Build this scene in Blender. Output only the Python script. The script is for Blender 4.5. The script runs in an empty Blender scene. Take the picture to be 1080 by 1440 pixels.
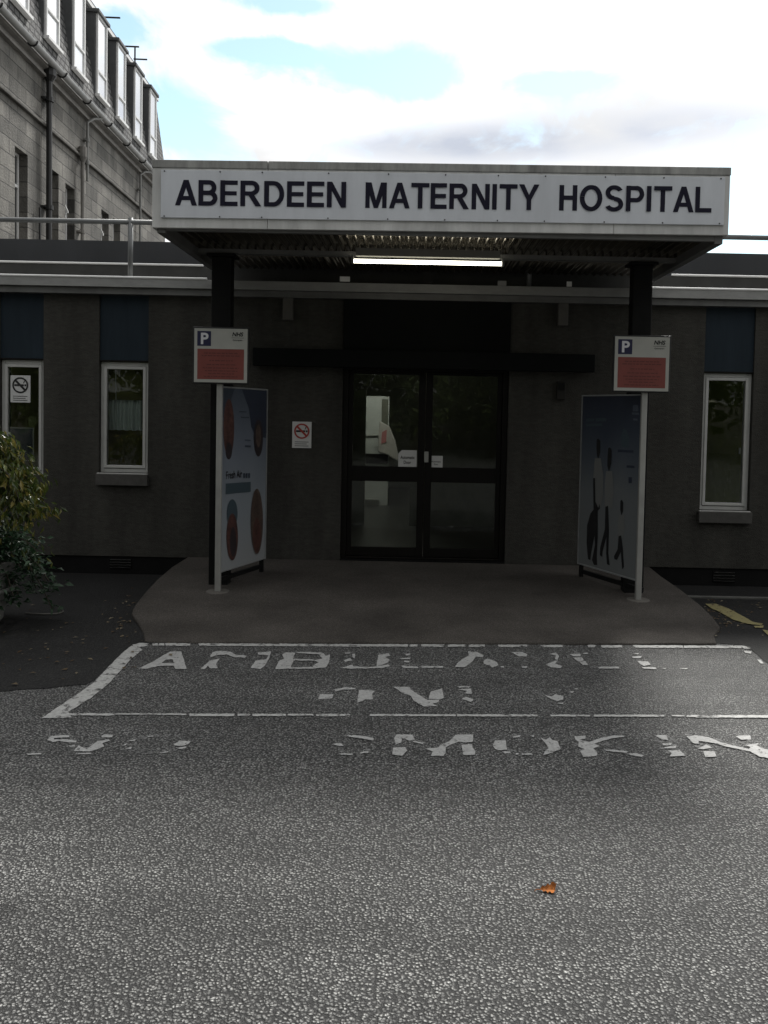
import bpy, bmesh, math, random
from mathutils import Vector, Matrix
random.seed(7)
R = math.radians
scene = bpy.context.scene
col = scene.collection

# ------------------------------------------------------------------ camera
F_PX = 1150.0
PX0, PY0 = 584.0, 624.0
PITCH, ROLL = R(2.2), R(1.15)
EYE = Vector((0, 0, 1.75))
fw = Vector((0, math.cos(PITCH), -math.sin(PITCH)))
up0 = Vector((0, math.sin(PITCH), math.cos(PITCH)))
rt0 = Vector((1, 0, 0))
RT = math.cos(ROLL) * rt0 + math.sin(ROLL) * up0
UP = -math.sin(ROLL) * rt0 + math.cos(ROLL) * up0
cam = bpy.data.cameras.new('camera')
cam.sensor_fit = 'AUTO'; cam.sensor_width = 36
cam.lens = F_PX / 1440 * 36
cam.shift_x = -(PX0 - 540) / 1440
cam.shift_y = (PY0 - 720) / 1440
cam.clip_end = 2000; cam.clip_start = 0.05
co = bpy.data.objects.new('camera', cam); col.objects.link(co)
m = Matrix.Identity(4)
for i in range(3):
    m[i][0] = RT[i]; m[i][1] = UP[i]; m[i][2] = -fw[i]; m[i][3] = EYE[i]
co.matrix_world = m
scene.camera = co

def ray(px, py):
    return fw + ((px - PX0) / F_PX) * RT - ((py - PY0) / F_PX) * UP
def W(px, py, Y):
    d = ray(px, py); return EYE + d * (Y / d.y)
def G(px, py, z=0.0):
    d = ray(px, py); return EYE + d * ((z - EYE.z) / d.z)
def PL(px, py, P, n):
    d = ray(px, py); return EYE + d * ((P - EYE).dot(n) / d.dot(n))

# ------------------------------------------------------------------ helpers
def tag(o, label=None, cat=None, group=None, kind=None):
    if label: o['label'] = label
    if cat: o['category'] = cat
    if group: o['group'] = group
    if kind: o['kind'] = kind
    return o
def thing(name, label, cat, loc=(0, 0, 0), rz=0, group=None):
    o = bpy.data.objects.new(name, None); col.objects.link(o)
    o.empty_display_size = .1
    o.location = loc; o.rotation_euler = (0, 0, rz)
    return tag(o, label, cat, group)

class MB:
    def __init__(s): s.v = []; s.f = []
    def add(s, vs, fs):
        b = len(s.v); s.v += [tuple(v) for v in vs]; s.f += [tuple(b + i for i in f) for f in fs]; return s
    def box(s, x0, x1, y0, y1, z0, z1):
        vs = [(x, y, z) for z in (z0, z1) for y in (y0, y1) for x in (x0, x1)]
        return s.add(vs, [(0, 2, 3, 1), (4, 5, 7, 6), (0, 1, 5, 4), (2, 6, 7, 3), (0, 4, 6, 2), (1, 3, 7, 5)])
    def face(s, pts): return s.add(pts, [tuple(range(len(pts)))])
    def prism(s, pts, off):
        n = len(pts); off = Vector(off)
        vs = [Vector(p) for p in pts] + [Vector(p) + off for p in pts]
        return s.add(vs, [tuple(range(n - 1, -1, -1)), tuple(range(n, 2 * n))] + [(i, (i + 1) % n, n + (i + 1) % n, n + i) for i in range(n)])
    def tube(s, path, r, n=10, caps=True):
        path = [Vector(p) for p in path]; rings = []
        rr = r if isinstance(r, (list, tuple)) else [r] * len(path)
        prev = None
        for i, p in enumerate(path):
            a = path[max(i - 1, 0)]; b = path[min(i + 1, len(path) - 1)]
            t = (b - a).normalized()
            ref = prev if prev is not None else (Vector((1, 0, 0)) if abs(t.x) < .8 else Vector((0, 0, 1)))
            u = (ref - t * ref.dot(t)).normalized(); w = t.cross(u); prev = u
            rings.append([p + (u * math.cos(2 * math.pi * k / n) + w * math.sin(2 * math.pi * k / n)) * rr[i] for k in range(n)])
        vs = [v for g in rings for v in g]; fs = []
        for i in range(len(path) - 1):
            for k in range(n):
                fs.append((i * n + k, i * n + (k + 1) % n, (i + 1) * n + (k + 1) % n, (i + 1) * n + k))
        if caps:
            fs.append(tuple(range(n - 1, -1, -1))); fs.append(tuple(range((len(path) - 1) * n, len(path) * n)))
        return s.add(vs, fs)
    def build(s, name, mat, parent=None, smooth=False, bevel=0, loc=None):
        me = bpy.data.meshes.new(name)
        vs = s.v
        if loc is not None: vs = [(v[0] - loc[0], v[1] - loc[1], v[2] - loc[2]) for v in vs]
        me.from_pydata(vs, [], s.f); me.update()
        bm = bmesh.new(); bm.from_mesh(me); bmesh.ops.recalc_face_normals(bm, faces=bm.faces); bm.to_mesh(me); bm.free()
        o = bpy.data.objects.new(name, me); col.objects.link(o)
        if mat: me.materials.append(mat)
        if parent: o.parent = parent
        if loc is not None: o.location = loc
        if smooth:
            for p in me.polygons: p.use_smooth = True
        if bevel:
            b = o.modifiers.new('bevel', 'BEVEL'); b.width = bevel; b.segments = 2; b.limit_method = 'ANGLE'; b.angle_limit = R(40)
        return o
def box(name, mat, b, parent=None, bevel=0): return MB().box(*b).build(name, mat, parent, bevel=bevel)

def text_pts(s, offset=0.0, extrude=0.0, spacing=1.0, shear=0.0):
    """mesh of a word, scaled so that it fills the unit square"""
    c = bpy.data.curves.new('word', 'FONT'); c.body = s; c.offset = offset; c.extrude = extrude; c.space_character = spacing; c.shear = shear
    c.resolution_u = 6
    o = bpy.data.objects.new('word', c); col.objects.link(o)
    bpy.context.view_layer.update()
    dg = bpy.context.evaluated_depsgraph_get()
    me = bpy.data.meshes.new_from_object(o.evaluated_get(dg))
    bpy.data.objects.remove(o); bpy.data.curves.remove(c)
    xs = [v.co.x for v in me.vertices]; ys = [v.co.y for v in me.vertices]
    x0, x1, y0, y1 = min(xs), max(xs), min(ys), max(ys)
    vs = [((v.co.x - x0) / (x1 - x0), (v.co.y - y0) / (y1 - y0), v.co.z) for v in me.vertices]
    fs = [tuple(p.vertices) for p in me.polygons]
    bpy.data.meshes.remove(me)
    return vs, fs
def add_text(mb, s, P, ux, uz, un, x0, x1, z0, z1, d=.002, offset=.012, shear=0.0, spacing=1.0):
    """word on the plane P + x*ux + z*uz, lifted d along un"""
    vs, fs = text_pts(s, offset, shear=shear, spacing=spacing)
    P, ux, uz, un = Vector(P), Vector(ux), Vector(uz), Vector(un)
    mb.add([P + ux * (x0 + (x1 - x0) * v[0]) + uz * (z0 + (z1 - z0) * v[1]) + un * d for v in vs], fs)
    return mb

# ------------------------------------------------------------------ materials
def nt(name):
    m = bpy.data.materials.new(name); m.use_nodes = True
    return m, m.node_tree.nodes, m.node_tree.links, m.node_tree.nodes['Principled BSDF']
def mat(name, color, rough=.6, metal=0, spec=.5, var=0, vscale=6, bump=0, bscale=60, coat=0, streak=0, stretch=None):
    m, N, L, P = nt(name)
    P.inputs['Roughness'].default_value = rough; P.inputs['Metallic'].default_value = metal
    P.inputs['Specular IOR Level'].default_value = spec
    c = (*color, 1)
    tc = N.new('ShaderNodeTexCoord')
    P.inputs['Base Color'].default_value = c
    if var:
        n = N.new('ShaderNodeTexNoise'); n.inputs['Scale'].default_value = vscale; n.inputs['Detail'].default_value = 8; n.inputs['Roughness'].default_value = .65
        mp = N.new('ShaderNodeMapping'); L.new(tc.outputs['Object'], mp.inputs[0])
        if stretch: mp.inputs['Scale'].default_value = stretch
        L.new(mp.outputs[0], n.inputs['Vector'])
        r = N.new('ShaderNodeMapRange'); r.inputs[1].default_value = .25; r.inputs[2].default_value = .75
        r.inputs[3].default_value = 1 - var; r.inputs[4].default_value = 1 + var
        L.new(n.outputs[0], r.inputs[0])
        x = N.new('ShaderNodeVectorMath'); x.operation = 'SCALE'; x.inputs[0].default_value = color
        L.new(r.outputs[0], x.inputs['Scale']); L.new(x.outputs[0], P.inputs['Base Color'])
    if bump:
        n2 = N.new('ShaderNodeTexNoise'); n2.inputs['Scale'].default_value = bscale; n2.inputs['Detail'].default_value = 5
        L.new(tc.outputs['Object'], n2.inputs['Vector'])
        b = N.new('ShaderNodeBump'); b.inputs['Strength'].default_value = bump; b.inputs['Distance'].default_value = .01
        L.new(n2.outputs[0], b.inputs['Height']); L.new(b.outputs[0], P.inputs['Normal'])
    return m

def asphalt(name, c0, c1, scale, bump, rough=.55, spec=.5, patch=.25, patchscale=.7, bd=.008, wear=False):
    m, N, L, P = nt(name)
    tc = N.new('ShaderNodeTexCoord')
    wob = N.new('ShaderNodeTexNoise'); wob.inputs['Scale'].default_value = scale * .8; wob.inputs['Detail'].default_value = 2
    L.new(tc.outputs['Object'], wob.inputs['Vector'])
    mixv = N.new('ShaderNodeVectorMath'); mixv.operation = 'MULTIPLY_ADD'
    mixv.inputs[1].default_value = (.012, .012, .012); L.new(wob.outputs['Color'], mixv.inputs[0]); L.new(tc.outputs['Object'], mixv.inputs[2])
    v = N.new('ShaderNodeTexVoronoi'); v.inputs['Scale'].default_value = scale; v.inputs['Randomness'].default_value = 1
    L.new(mixv.outputs[0], v.inputs['Vector'])
    # pale stones, dark binder between them
    r = N.new('ShaderNodeMapRange'); r.inputs[1].default_value = .15; r.inputs[2].default_value = .62; r.inputs[3].default_value = 1; r.inputs[4].default_value = 0
    L.new(v.outputs['Distance'], r.inputs[0])
    sep = N.new('ShaderNodeSeparateColor'); L.new(v.outputs['Color'], sep.inputs[0])
    ml = N.new('ShaderNodeMath'); ml.operation = 'MULTIPLY'; L.new(r.outputs[0], ml.inputs[0])
    rs = N.new('ShaderNodeMapRange'); rs.inputs[3].default_value = .15; rs.inputs[4].default_value = 1.2; L.new(sep.outputs[0], rs.inputs[0]); L.new(rs.outputs[0], ml.inputs[1])
    mc = N.new('ShaderNodeMix'); mc.data_type = 'RGBA'; mc.inputs['A'].default_value = (*c0, 1); mc.inputs['B'].default_value = (*c1, 1)
    L.new(ml.outputs[0], mc.inputs['Factor'])
    big = N.new('ShaderNodeTexNoise'); big.inputs['Scale'].default_value = patchscale; big.inputs['Detail'].default_value = 6; big.inputs['Roughness'].default_value = .6
    L.new(tc.outputs['Object'], big.inputs['Vector'])
    br = N.new('ShaderNodeMapRange'); br.inputs[1].default_value = .3; br.inputs[2].default_value = .7; br.inputs[3].default_value = 1 - patch; br.inputs[4].default_value = 1 + patch
    L.new(big.outputs[0], br.inputs[0])
    sc = N.new('ShaderNodeVectorMath'); sc.operation = 'SCALE'; L.new(mc.outputs['Result'], sc.inputs[0]); L.new(br.outputs[0], sc.inputs['Scale'])
    fin = sc.outputs[0]
    if wear:
        # traffic wear: long darker and paler bands across the bay, oil spots
        mp = N.new('ShaderNodeMapping'); mp.inputs['Scale'].default_value = (.35, 2.4, 1); L.new(tc.outputs['Object'], mp.inputs[0])
        b1 = N.new('ShaderNodeTexNoise'); b1.inputs['Scale'].default_value = 1.3; b1.inputs['Detail'].default_value = 7; b1.inputs['Roughness'].default_value = .65; L.new(mp.outputs[0], b1.inputs['Vector'])
        b2 = N.new('ShaderNodeMapRange'); b2.inputs[1].default_value = .32; b2.inputs[2].default_value = .68; b2.inputs[3].default_value = .72; b2.inputs[4].default_value = 1.22; L.new(b1.outputs[0], b2.inputs[0])
        o1 = N.new('ShaderNodeTexNoise'); o1.inputs['Scale'].default_value = 3.1; o1.inputs['Detail'].default_value = 3; L.new(tc.outputs['Object'], o1.inputs['Vector'])
        o2 = N.new('ShaderNodeMapRange'); o2.inputs[1].default_value = .66; o2.inputs[2].default_value = .74; o2.inputs[3].default_value = 1; o2.inputs[4].default_value = .55; L.new(o1.outputs[0], o2.inputs[0])
        m1 = N.new('ShaderNodeMath'); m1.operation = 'MULTIPLY'; L.new(b2.outputs[0], m1.inputs[0]); L.new(o2.outputs[0], m1.inputs[1])
        s2 = N.new('ShaderNodeVectorMath'); s2.operation = 'SCALE'; L.new(fin, s2.inputs[0]); L.new(m1.outputs[0], s2.inputs['Scale']); fin = s2.outputs[0]
    L.new(fin, P.inputs['Base Color'])
    fine = N.new('ShaderNodeTexNoise'); fine.inputs['Scale'].default_value = scale * 3; fine.inputs['Detail'].default_value = 3
    L.new(tc.outputs['Object'], fine.inputs['Vector'])
    ht = N.new('ShaderNodeMath'); ht.operation = 'MULTIPLY_ADD'; ht.inputs[1].default_value = .35; L.new(fine.outputs[0], ht.inputs[0]); L.new(ml.outputs[0], ht.inputs[2])
    b = N.new('ShaderNodeBump'); b.inputs['Strength'].default_value = bump; b.inputs['Distance'].default_value = bd
    L.new(ht.outputs[0], b.inputs['Height']); L.new(b.outputs[0], P.inputs['Normal'])
    P.inputs['Roughness'].default_value = rough; P.inputs['Specular IOR Level'].default_value = spec
    return m

def paint(name, color, thr, wear_scale=22, soft=.13):
    """worn road paint: the sheet is cut through by a noise, the asphalt shows in the holes"""
    m, N, L, P = nt(name)
    P.inputs['Roughness'].default_value = .6
    tc = N.new('ShaderNodeTexCoord')
    n = N.new('ShaderNodeTexNoise'); n.inputs['Scale'].default_value = wear_scale; n.inputs['Detail'].default_value = 6; n.inputs['Roughness'].default_value = .7
    L.new(tc.outputs['Object'], n.inputs['Vector'])
    r = N.new('ShaderNodeMapRange'); r.inputs[1].default_value = thr - .03; r.inputs[2].default_value = thr - .03 + soft
    L.new(n.outputs[0], r.inputs[0])
    n2 = N.new('ShaderNodeTexNoise'); n2.inputs['Scale'].default_value = 70; n2.inputs['Detail'].default_value = 4
    L.new(tc.outputs['Object'], n2.inputs['Vector'])
    r2 = N.new('ShaderNodeMapRange'); r2.inputs[1].default_value = .3; r2.inputs[2].default_value = .7; r2.inputs[3].default_value = .7; r2.inputs[4].default_value = 1.1
    L.new(n2.outputs[0], r2.inputs[0])
    s = N.new('ShaderNodeVectorMath'); s.operation = 'SCALE'; s.inputs[0].default_value = color; L.new(r2.outputs[0], s.inputs['Scale'])
    L.new(s.outputs[0], P.inputs['Base Color'])
    L.new(r.outputs[0], P.inputs['Alpha'])
    b = N.new('ShaderNodeBump'); b.inputs['Strength'].default_value = .5; b.inputs['Distance'].default_value = .004
    L.new(n2.outputs[0], b.inputs['Height']); L.new(b.outputs[0], P.inputs['Normal'])
    return m

def harling(name, color):
    """roughcast wall"""
    m, N, L, P = nt(name)
    tc = N.new('ShaderNodeTexCoord')
    v = N.new('ShaderNodeTexVoronoi'); v.inputs['Scale'].default_value = 110; L.new(tc.outputs['Object'], v.inputs['Vector'])
    n = N.new('ShaderNodeTexNoise'); n.inputs['Scale'].default_value = 1.1; n.inputs['Detail'].default_value = 7; n.inputs['Roughness'].default_value = .65
    mp = N.new('ShaderNodeMapping'); mp.inputs['Scale'].default_value = (2.6, 1, .4); L.new(tc.outputs['Object'], mp.inputs[0]); L.new(mp.outputs[0], n.inputs['Vector'])
    n3 = N.new('ShaderNodeTexNoise'); n3.inputs['Scale'].default_value = 28; n3.inputs['Detail'].default_value = 4
    mp3 = N.new('ShaderNodeMapping'); mp3.inputs['Scale'].default_value = (.6, 1, 1.6); L.new(tc.outputs['Object'], mp3.inputs[0]); L.new(mp3.outputs[0], n3.inputs['Vector'])
    r1 = N.new('ShaderNodeMapRange'); r1.inputs[1].default_value = .3; r1.inputs[2].default_value = .7; r1.inputs[3].default_value = .7; r1.inputs[4].default_value = 1.25; L.new(n.outputs[0], r1.inputs[0])
    r3 = N.new('ShaderNodeMapRange'); r3.inputs[1].default_value = .3; r3.inputs[2].default_value = .7; r3.inputs[3].default_value = .84; r3.inputs[4].default_value = 1.16; L.new(n3.outputs[0], r3.inputs[0])
    mu = N.new('ShaderNodeMath'); mu.operation = 'MULTIPLY'; L.new(r1.outputs[0], mu.inputs[0]); L.new(r3.outputs[0], mu.inputs[1])
    s = N.new('ShaderNodeVectorMath'); s.operation = 'SCALE'; s.inputs[0].default_value = color; L.new(mu.outputs[0], s.inputs['Scale']); L.new(s.outputs[0], P.inputs['Base Color'])
    ad = N.new('ShaderNodeMath'); ad.operation = 'ADD'; L.new(v.outputs['Distance'], ad.inputs[0]); L.new(n3.outputs[0], ad.inputs[1])
    b = N.new('ShaderNodeBump'); b.inputs['Strength'].default_value = .5; b.inputs['Distance'].default_value = .008
    L.new(ad.outputs[0], b.inputs['Height']); L.new(b.outputs[0], P.inputs['Normal'])
    P.inputs['Roughness'].default_value = .9; P.inputs['Specular IOR Level'].default_value = .25
    return m

def bricks(name, c1, c2, mortar, bw, bh, msize, bump=.5, offset=.5, swap='YZ', rough=.8, var=.35, vscale=3.0):
    """blocks or slates in courses over the local Y-Z plane"""
    m, N, L, P = nt(name)
    tc = N.new('ShaderNodeTexCoord'); sx = N.new('ShaderNodeSeparateXYZ'); cx = N.new('ShaderNodeCombineXYZ')
    L.new(tc.outputs['Object'], sx.inputs[0])
    L.new(sx.outputs['Y' if swap == 'YZ' else 'X'], cx.inputs[0]); L.new(sx.outputs['Z'], cx.inputs[1])
    br = N.new('ShaderNodeTexBrick'); L.new(cx.outputs[0], br.inputs['Vector'])
    br.inputs['Scale'].default_value = 1; br.inputs['Brick Width'].default_value = bw; br.inputs['Row Height'].default_value = bh
    br.inputs['Mortar Size'].default_value = msize; br.inputs['Mortar Smooth'].default_value = .3; br.inputs['Bias'].default_value = 0
    br.offset = offset
    br.inputs['Color1'].default_value = (*c1, 1); br.inputs['Color2'].default_value = (*c2, 1); br.inputs['Mortar'].default_value = (*mortar, 1)
    n = N.new('ShaderNodeTexNoise'); n.inputs['Scale'].default_value = vscale; n.inputs['Detail'].default_value = 8; n.inputs['Roughness'].default_value = .7
    mp = N.new('ShaderNodeMapping'); mp.inputs['Scale'].default_value = (1, 1.2, .5); L.new(tc.outputs['Object'], mp.inputs[0]); L.new(mp.outputs[0], n.inputs['Vector'])
    r = N.new('ShaderNodeMapRange'); r.inputs[1].default_value = .3; r.inputs[2].default_value = .7; r.inputs[3].default_value = 1 - var; r.inputs[4].default_value = 1 + var
    L.new(n.outputs[0], r.inputs[0])
    s = N.new('ShaderNodeVectorMath'); s.operation = 'SCALE'; L.new(br.outputs['Color'], s.inputs[0]); L.new(r.outputs[0], s.inputs['Scale']); L.new(s.outputs[0], P.inputs['Base Color'])
    g = N.new('ShaderNodeTexNoise'); g.inputs['Scale'].default_value = 18; g.inputs['Detail'].default_value = 5; L.new(tc.outputs['Object'], g.inputs['Vector'])
    h = N.new('ShaderNodeMath'); h.operation = 'MULTIPLY_ADD'; h.inputs[1].default_value = -1.2; L.new(br.outputs['Fac'], h.inputs[0]); L.new(g.outputs[0], h.inputs[2])
    b = N.new('ShaderNodeBump'); b.inputs['Strength'].default_value = bump; b.inputs['Distance'].default_value = .03
    L.new(h.outputs[0], b.inputs['Height']); L.new(b.outputs[0], P.inputs['Normal'])
    P.inputs['Roughness'].default_value = rough
    return m

def glass(name, tint=(.8, .85, .85)):
    m, N, L, P = nt(name)
    N.remove(P)
    out = N['Material Output']
    tr = N.new('ShaderNodeBsdfTransparent'); tr.inputs[0].default_value = (*tint, 1)
    gl = N.new('ShaderNodeBsdfGlossy'); gl.inputs['Roughness'].default_value = .01
    fr = N.new('ShaderNodeFresnel'); fr.inputs[0].default_value = 1.5
    wn = N.new('ShaderNodeTexNoise'); wn.inputs['Scale'].default_value = 3
    tc = N.new('ShaderNodeTexCoord'); L.new(tc.outputs['Object'], wn.inputs['Vector'])
    b = N.new('ShaderNodeBump'); b.inputs['Strength'].default_value = .03; b.inputs['Distance'].default_value = .05; L.new(wn.outputs[0], b.inputs['Height']); L.new(b.outputs[0], gl.inputs['Normal'])
    mx = N.new('ShaderNodeMixShader'); L.new(fr.outputs[0], mx.inputs[0]); L.new(tr.outputs[0], mx.inputs[1]); L.new(gl.outputs[0], mx.inputs[2])
    L.new(mx.outputs[0], out.inputs[0])
    return m

def emit(name, color, strength):
    m, N, L, P = nt(name)
    P.inputs['Base Color'].default_value = (*color, 1)
    P.inputs['Emission Color'].default_value = (*color, 1); P.inputs['Emission Strength'].default_value = strength
    return m

def leafmat(name, stops, rough=.4, trans=.25):
    """leaf colour picked per leaf (random per island)"""
    m, N, L, P = nt(name)
    g = N.new('ShaderNodeNewGeometry'); r = N.new('ShaderNodeValToRGB')
    L.new(g.outputs['Random Per Island'], r.inputs[0])
    el = r.color_ramp.elements
    while len(el) < len(stops): el.new(.5)
    for e, (p, c) in zip(el, stops): e.position = p; e.color = (*c, 1)
    L.new(r.outputs[0], P.inputs['Base Color']); P.inputs['Roughness'].default_value = rough
    tr = N.new('ShaderNodeBsdfTranslucent'); L.new(r.outputs[0], tr.inputs[0])
    mx = N.new('ShaderNodeMixShader'); mx.inputs[0].default_value = trans
    L.new(P.outputs[0], mx.inputs[1]); L.new(tr.outputs[0], mx.inputs[2]); L.new(mx.outputs[0], N['Material Output'].inputs[0])
    return m

M = {}
M['road'] = asphalt('road asphalt', (.013, .013, .0127), (.62, .62, .60), 84, 1.0, rough=.46, spec=.65, bd=.020, patch=.22, wear=True)
M['tarmac'] = asphalt('dark tarmac', (.010, .010, .010), (.035, .035, .033), 75, .6, rough=.75, spec=.25, patch=.3, patchscale=1.2)
M['apron'] = asphalt('apron screed', (.050, .045, .040), (.115, .106, .096), 120, .35, rough=.85, spec=.15, patch=.32, patchscale=1.3)
M['paint'] = paint('white road paint', (.36, .36, .35), .33, 30)
M['paint_line'] = paint('white line paint', (.40, .40, .385), .38, 14)
M['paint_faint'] = paint('thin worn paint film', (.20, .20, .195), .50, 30, soft=.22)
M['yellow'] = paint('yellow line paint', (.25, .22, .10), .32, 14)
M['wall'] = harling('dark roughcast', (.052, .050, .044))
M['plinth'] = mat('black bitumen plinth', (.009, .009, .009), .8, spec=.12, var=.3, vscale=3, bump=.2)
M['blue'] = mat('dark blue panel', (.020, .030, .040), .55, spec=.15, var=.25, vscale=2.5, stretch=(3, 1, .4))
M['black'] = mat('black panel', (.006, .007, .007), .6, spec=.1, var=.3, vscale=2)
M['frame_dark'] = mat('dark brown door frame', (.009, .008, .007), .5, spec=.15, var=.2)
M['upvc'] = mat('white window frame', (.5, .5, .48), .4, var=.12, vscale=4, spec=.4)
M['sill'] = mat('stone sill', (.075, .072, .066), .85, var=.3, vscale=8, bump=.3)
M['fascia'] = mat('grey fascia', (.30, .30, .29), .55, var=.22, vscale=2.2, stretch=(2, 1, 5))
M['band'] = mat('charcoal upper fascia', (.040, .042, .046), .6, var=.2, vscale=1.5, stretch=(2, 1, .6))
M['upstand'] = mat('dark felt upstand', (.05, .05, .047), .8, var=.35, vscale=3)
M['trim'] = mat('white metal trim', (.85, .85, .83), .35, var=.08)
M['white'] = mat('white painted canopy board', (.60, .60, .585), .5, var=.24, vscale=3.2, stretch=(2.5, 1, .5), bump=.05, bscale=30)
M['whitetop'] = mat('weathered canopy flashing', (.31, .31, .295), .6, var=.45, vscale=5, stretch=(2.2, 1, .5))
M['panel'] = mat('pale sign panel', (.66, .685, .725), .42, var=.11, vscale=2.4, stretch=(2.2, 1, .45))
M['navy'] = mat('navy lettering', (.011, .010, .024), .6, spec=.2)
M['soffit'] = mat('corrugated metal soffit', (.24, .205, .15), .16, metal=.9, var=.3, vscale=3, stretch=(1, .4, 1))
M['entrybox'] = mat('dull brown box', (.030, .029, .026), .7, var=.2, spec=.15)
M['steel'] = mat('dark painted steel', (.010, .010, .010), .55, spec=.15, var=.25, vscale=5)
M['edge'] = mat('edge beam', (.14, .14, .135), .55, var=.3, vscale=4)
M['post'] = mat('galvanised post', (.36, .36, .34), .5, metal=.3, var=.22, vscale=7, stretch=(1, 1, .4))
M['signwhite'] = mat('sign white', (.40, .40, .365), .45, var=.1, vscale=5)
M['signedge'] = mat('sign dark edge', (.012, .012, .012), .5)
M['signred'] = mat('sign red', (.20, .050, .040), .5, var=.12, vscale=6)
M['signtext'] = mat('sign dark text', (.12, .030, .025), .5)
M['signblue'] = mat('sign blue', (.014, .015, .055), .45)
M['signp'] = mat('sign letter white', (.66, .66, .68), .45)
M['ink'] = mat('black ink', (.012, .012, .013), .5)
M['redink'] = mat('red ink', (.36, .04, .03), .5)
M['paper'] = mat('white paper', (.62, .62, .61), .7, var=.06)
M['plastic'] = mat('dull grey plastic', (.10, .095, .085), .6, var=.2)
M['boardback'] = mat('aluminium board edge', (.30, .31, .31), .45, metal=.3, var=.1)
M['concrete'] = mat('weathered concrete', (.10, .10, .092), .9, var=.35, vscale=5, bump=.5, bscale=40)
M['footing'] = mat('concrete footing', (.095, .088, .078), .9, var=.3, vscale=8, bump=.4, bscale=50)
M['pipe'] = mat('railing tube', (.16, .165, .165), .45, metal=.3, var=.25, vscale=5)
M['granite'] = bricks('granite blocks', (.16, .152, .135), (.08, .076, .067), (.05, .047, .042), 1.05, .42, .016, .9, vscale=.9, var=.6)
M['granitetrim'] = mat('granite dressing', (.19, .18, .165), .85, var=.35, vscale=2.5, bump=.4, bscale=20)
M['slate'] = bricks('roof slates', (.17, .17, .165), (.085, .085, .088), (.008, .008, .008), .32, .21, .035, 1.0, vscale=2)
M['cheek'] = mat('lead dormer cheek', (.085, .088, .09), .6, var=.2)
M['blotchy'] = mat('stained stone', (.075, .07, .062), .9, var=.75, vscale=1.8, bump=.6, bscale=12)  # darker than the granite dressing, strongly mottled
M['iron'] = mat('black cast iron', (.016, .016, .016), .5, var=.4, vscale=6)
M['grey_iron'] = mat('grey cast iron', (.19, .19, .18), .5, var=.25, vscale=4)
M['gutter'] = mat('grey gutter', (.34, .34, .33), .42, var=.25, vscale=2)
M['white_wood'] = mat('white sash wood', (.74, .74, .73), .45, var=.08)
M['pane'] = glass('window glass', (.92, .95, .93))
M['doorglass'] = glass('door glass', (.78, .82, .78))
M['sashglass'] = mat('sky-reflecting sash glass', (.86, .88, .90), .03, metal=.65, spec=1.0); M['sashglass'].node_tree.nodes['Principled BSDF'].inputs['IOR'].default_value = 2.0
M['darkglass'] = mat('dark sash glass', (.02, .022, .024), .05, spec=.5)
M['olive'] = mat('olive room wall', (.26, .25, .085), .8, var=.2)
M['green'] = mat('tree-reflection tinted room wall', (.22, .27, .05), .8, var=.35, vscale=1.5)  # green stands in for the trees reflected in the right window
M['olive_blind'] = mat('olive blind', (.11, .105, .03), .8, var=.2)
M['lobby'] = mat('lobby wall', (.17, .17, .14), .7, var=.2)
M['floor_in'] = mat('lobby floor', (.06, .06, .055), .35, var=.2)
M['net'] = mat('net curtain', (.62, .66, .66), .8, var=.1)
M['cabinet'] = mat('white cabinet', (.66, .67, .66), .5, var=.06)
M['cloth'] = mat('pale cloth', (.62, .58, .56), .9, var=.15)
M['pink'] = mat('pink cloth', (.55, .22, .22), .9)
M['tubelight'] = emit('fluorescent tube', (1, .95, .78), 5.0)
M['ceil_light'] = emit('lobby ceiling light', (1, .95, .82), 2.2)
M['added_hall_light'] = emit('added unseen hall light', (1, .97, .9), 34.0)
M['batten'] = mat('grey light batten', (.20, .20, .185), .6, spec=.2)
M['bark'] = mat('bark', (.05, .042, .032), .9, var=.3, bump=.6)
M['leaf_arch'] = leafmat('arching shrub leaf', [(0, (.028, .048, .010)), (.5, (.060, .085, .016)), (.8, (.12, .125, .022)), (.95, (.22, .18, .045))], rough=.3)
M['leaf_ivy'] = leafmat('dark ivy leaf', [(0, (.010, .028, .012)), (.6, (.020, .052, .022)), (1, (.04, .08, .038))], rough=.5)
M['leaf_tree'] = leafmat('tree leaf', [(0, (.045, .068, .018)), (.6, (.062, .090, .025)), (1, (.09, .115, .035))])
M['leaf_dead'] = leafmat('dead leaf', [(0, (.06, .035, .015)), (.5, (.10, .07, .035)), (1, (.22, .19, .13))], rough=.7)
M['orange_leaf'] = mat('orange leaf', (.36, .125, .03), .8, var=.7, vscale=60, spec=.2, bump=.6, bscale=220)
# posters
M['post_l'] = mat('pale blue poster print', (.185, .20, .22), .45, var=.15, vscale=2)
M['post_r'] = mat('grey blue poster print', (.115, .128, .132), .45, var=.15, vscale=2)
M['post_navy'] = mat('navy poster print', (.026, .033, .052), .45, var=.3, vscale=3)
M['post_mid'] = mat('mid blue poster print', (.042, .054, .074), .45, var=.3, vscale=4)
M['post_teal'] = mat('teal banner print', (.048, .070, .084), .45)
M['post_red'] = mat('rosy photo print', (.075, .034, .028), .45, var=.75, vscale=14)
M['post_brown'] = mat('brown photo print', (.075, .052, .042), .45, var=.6, vscale=12)
M['post_dark'] = mat('dark photo print', (.026, .020, .022), .45, var=.4, vscale=7)
M['skin'] = mat('printed skin tone', (.16, .11, .09), .45)
M['post_pale'] = mat('printed pale shirt', (.15, .155, .15), .45)

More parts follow.
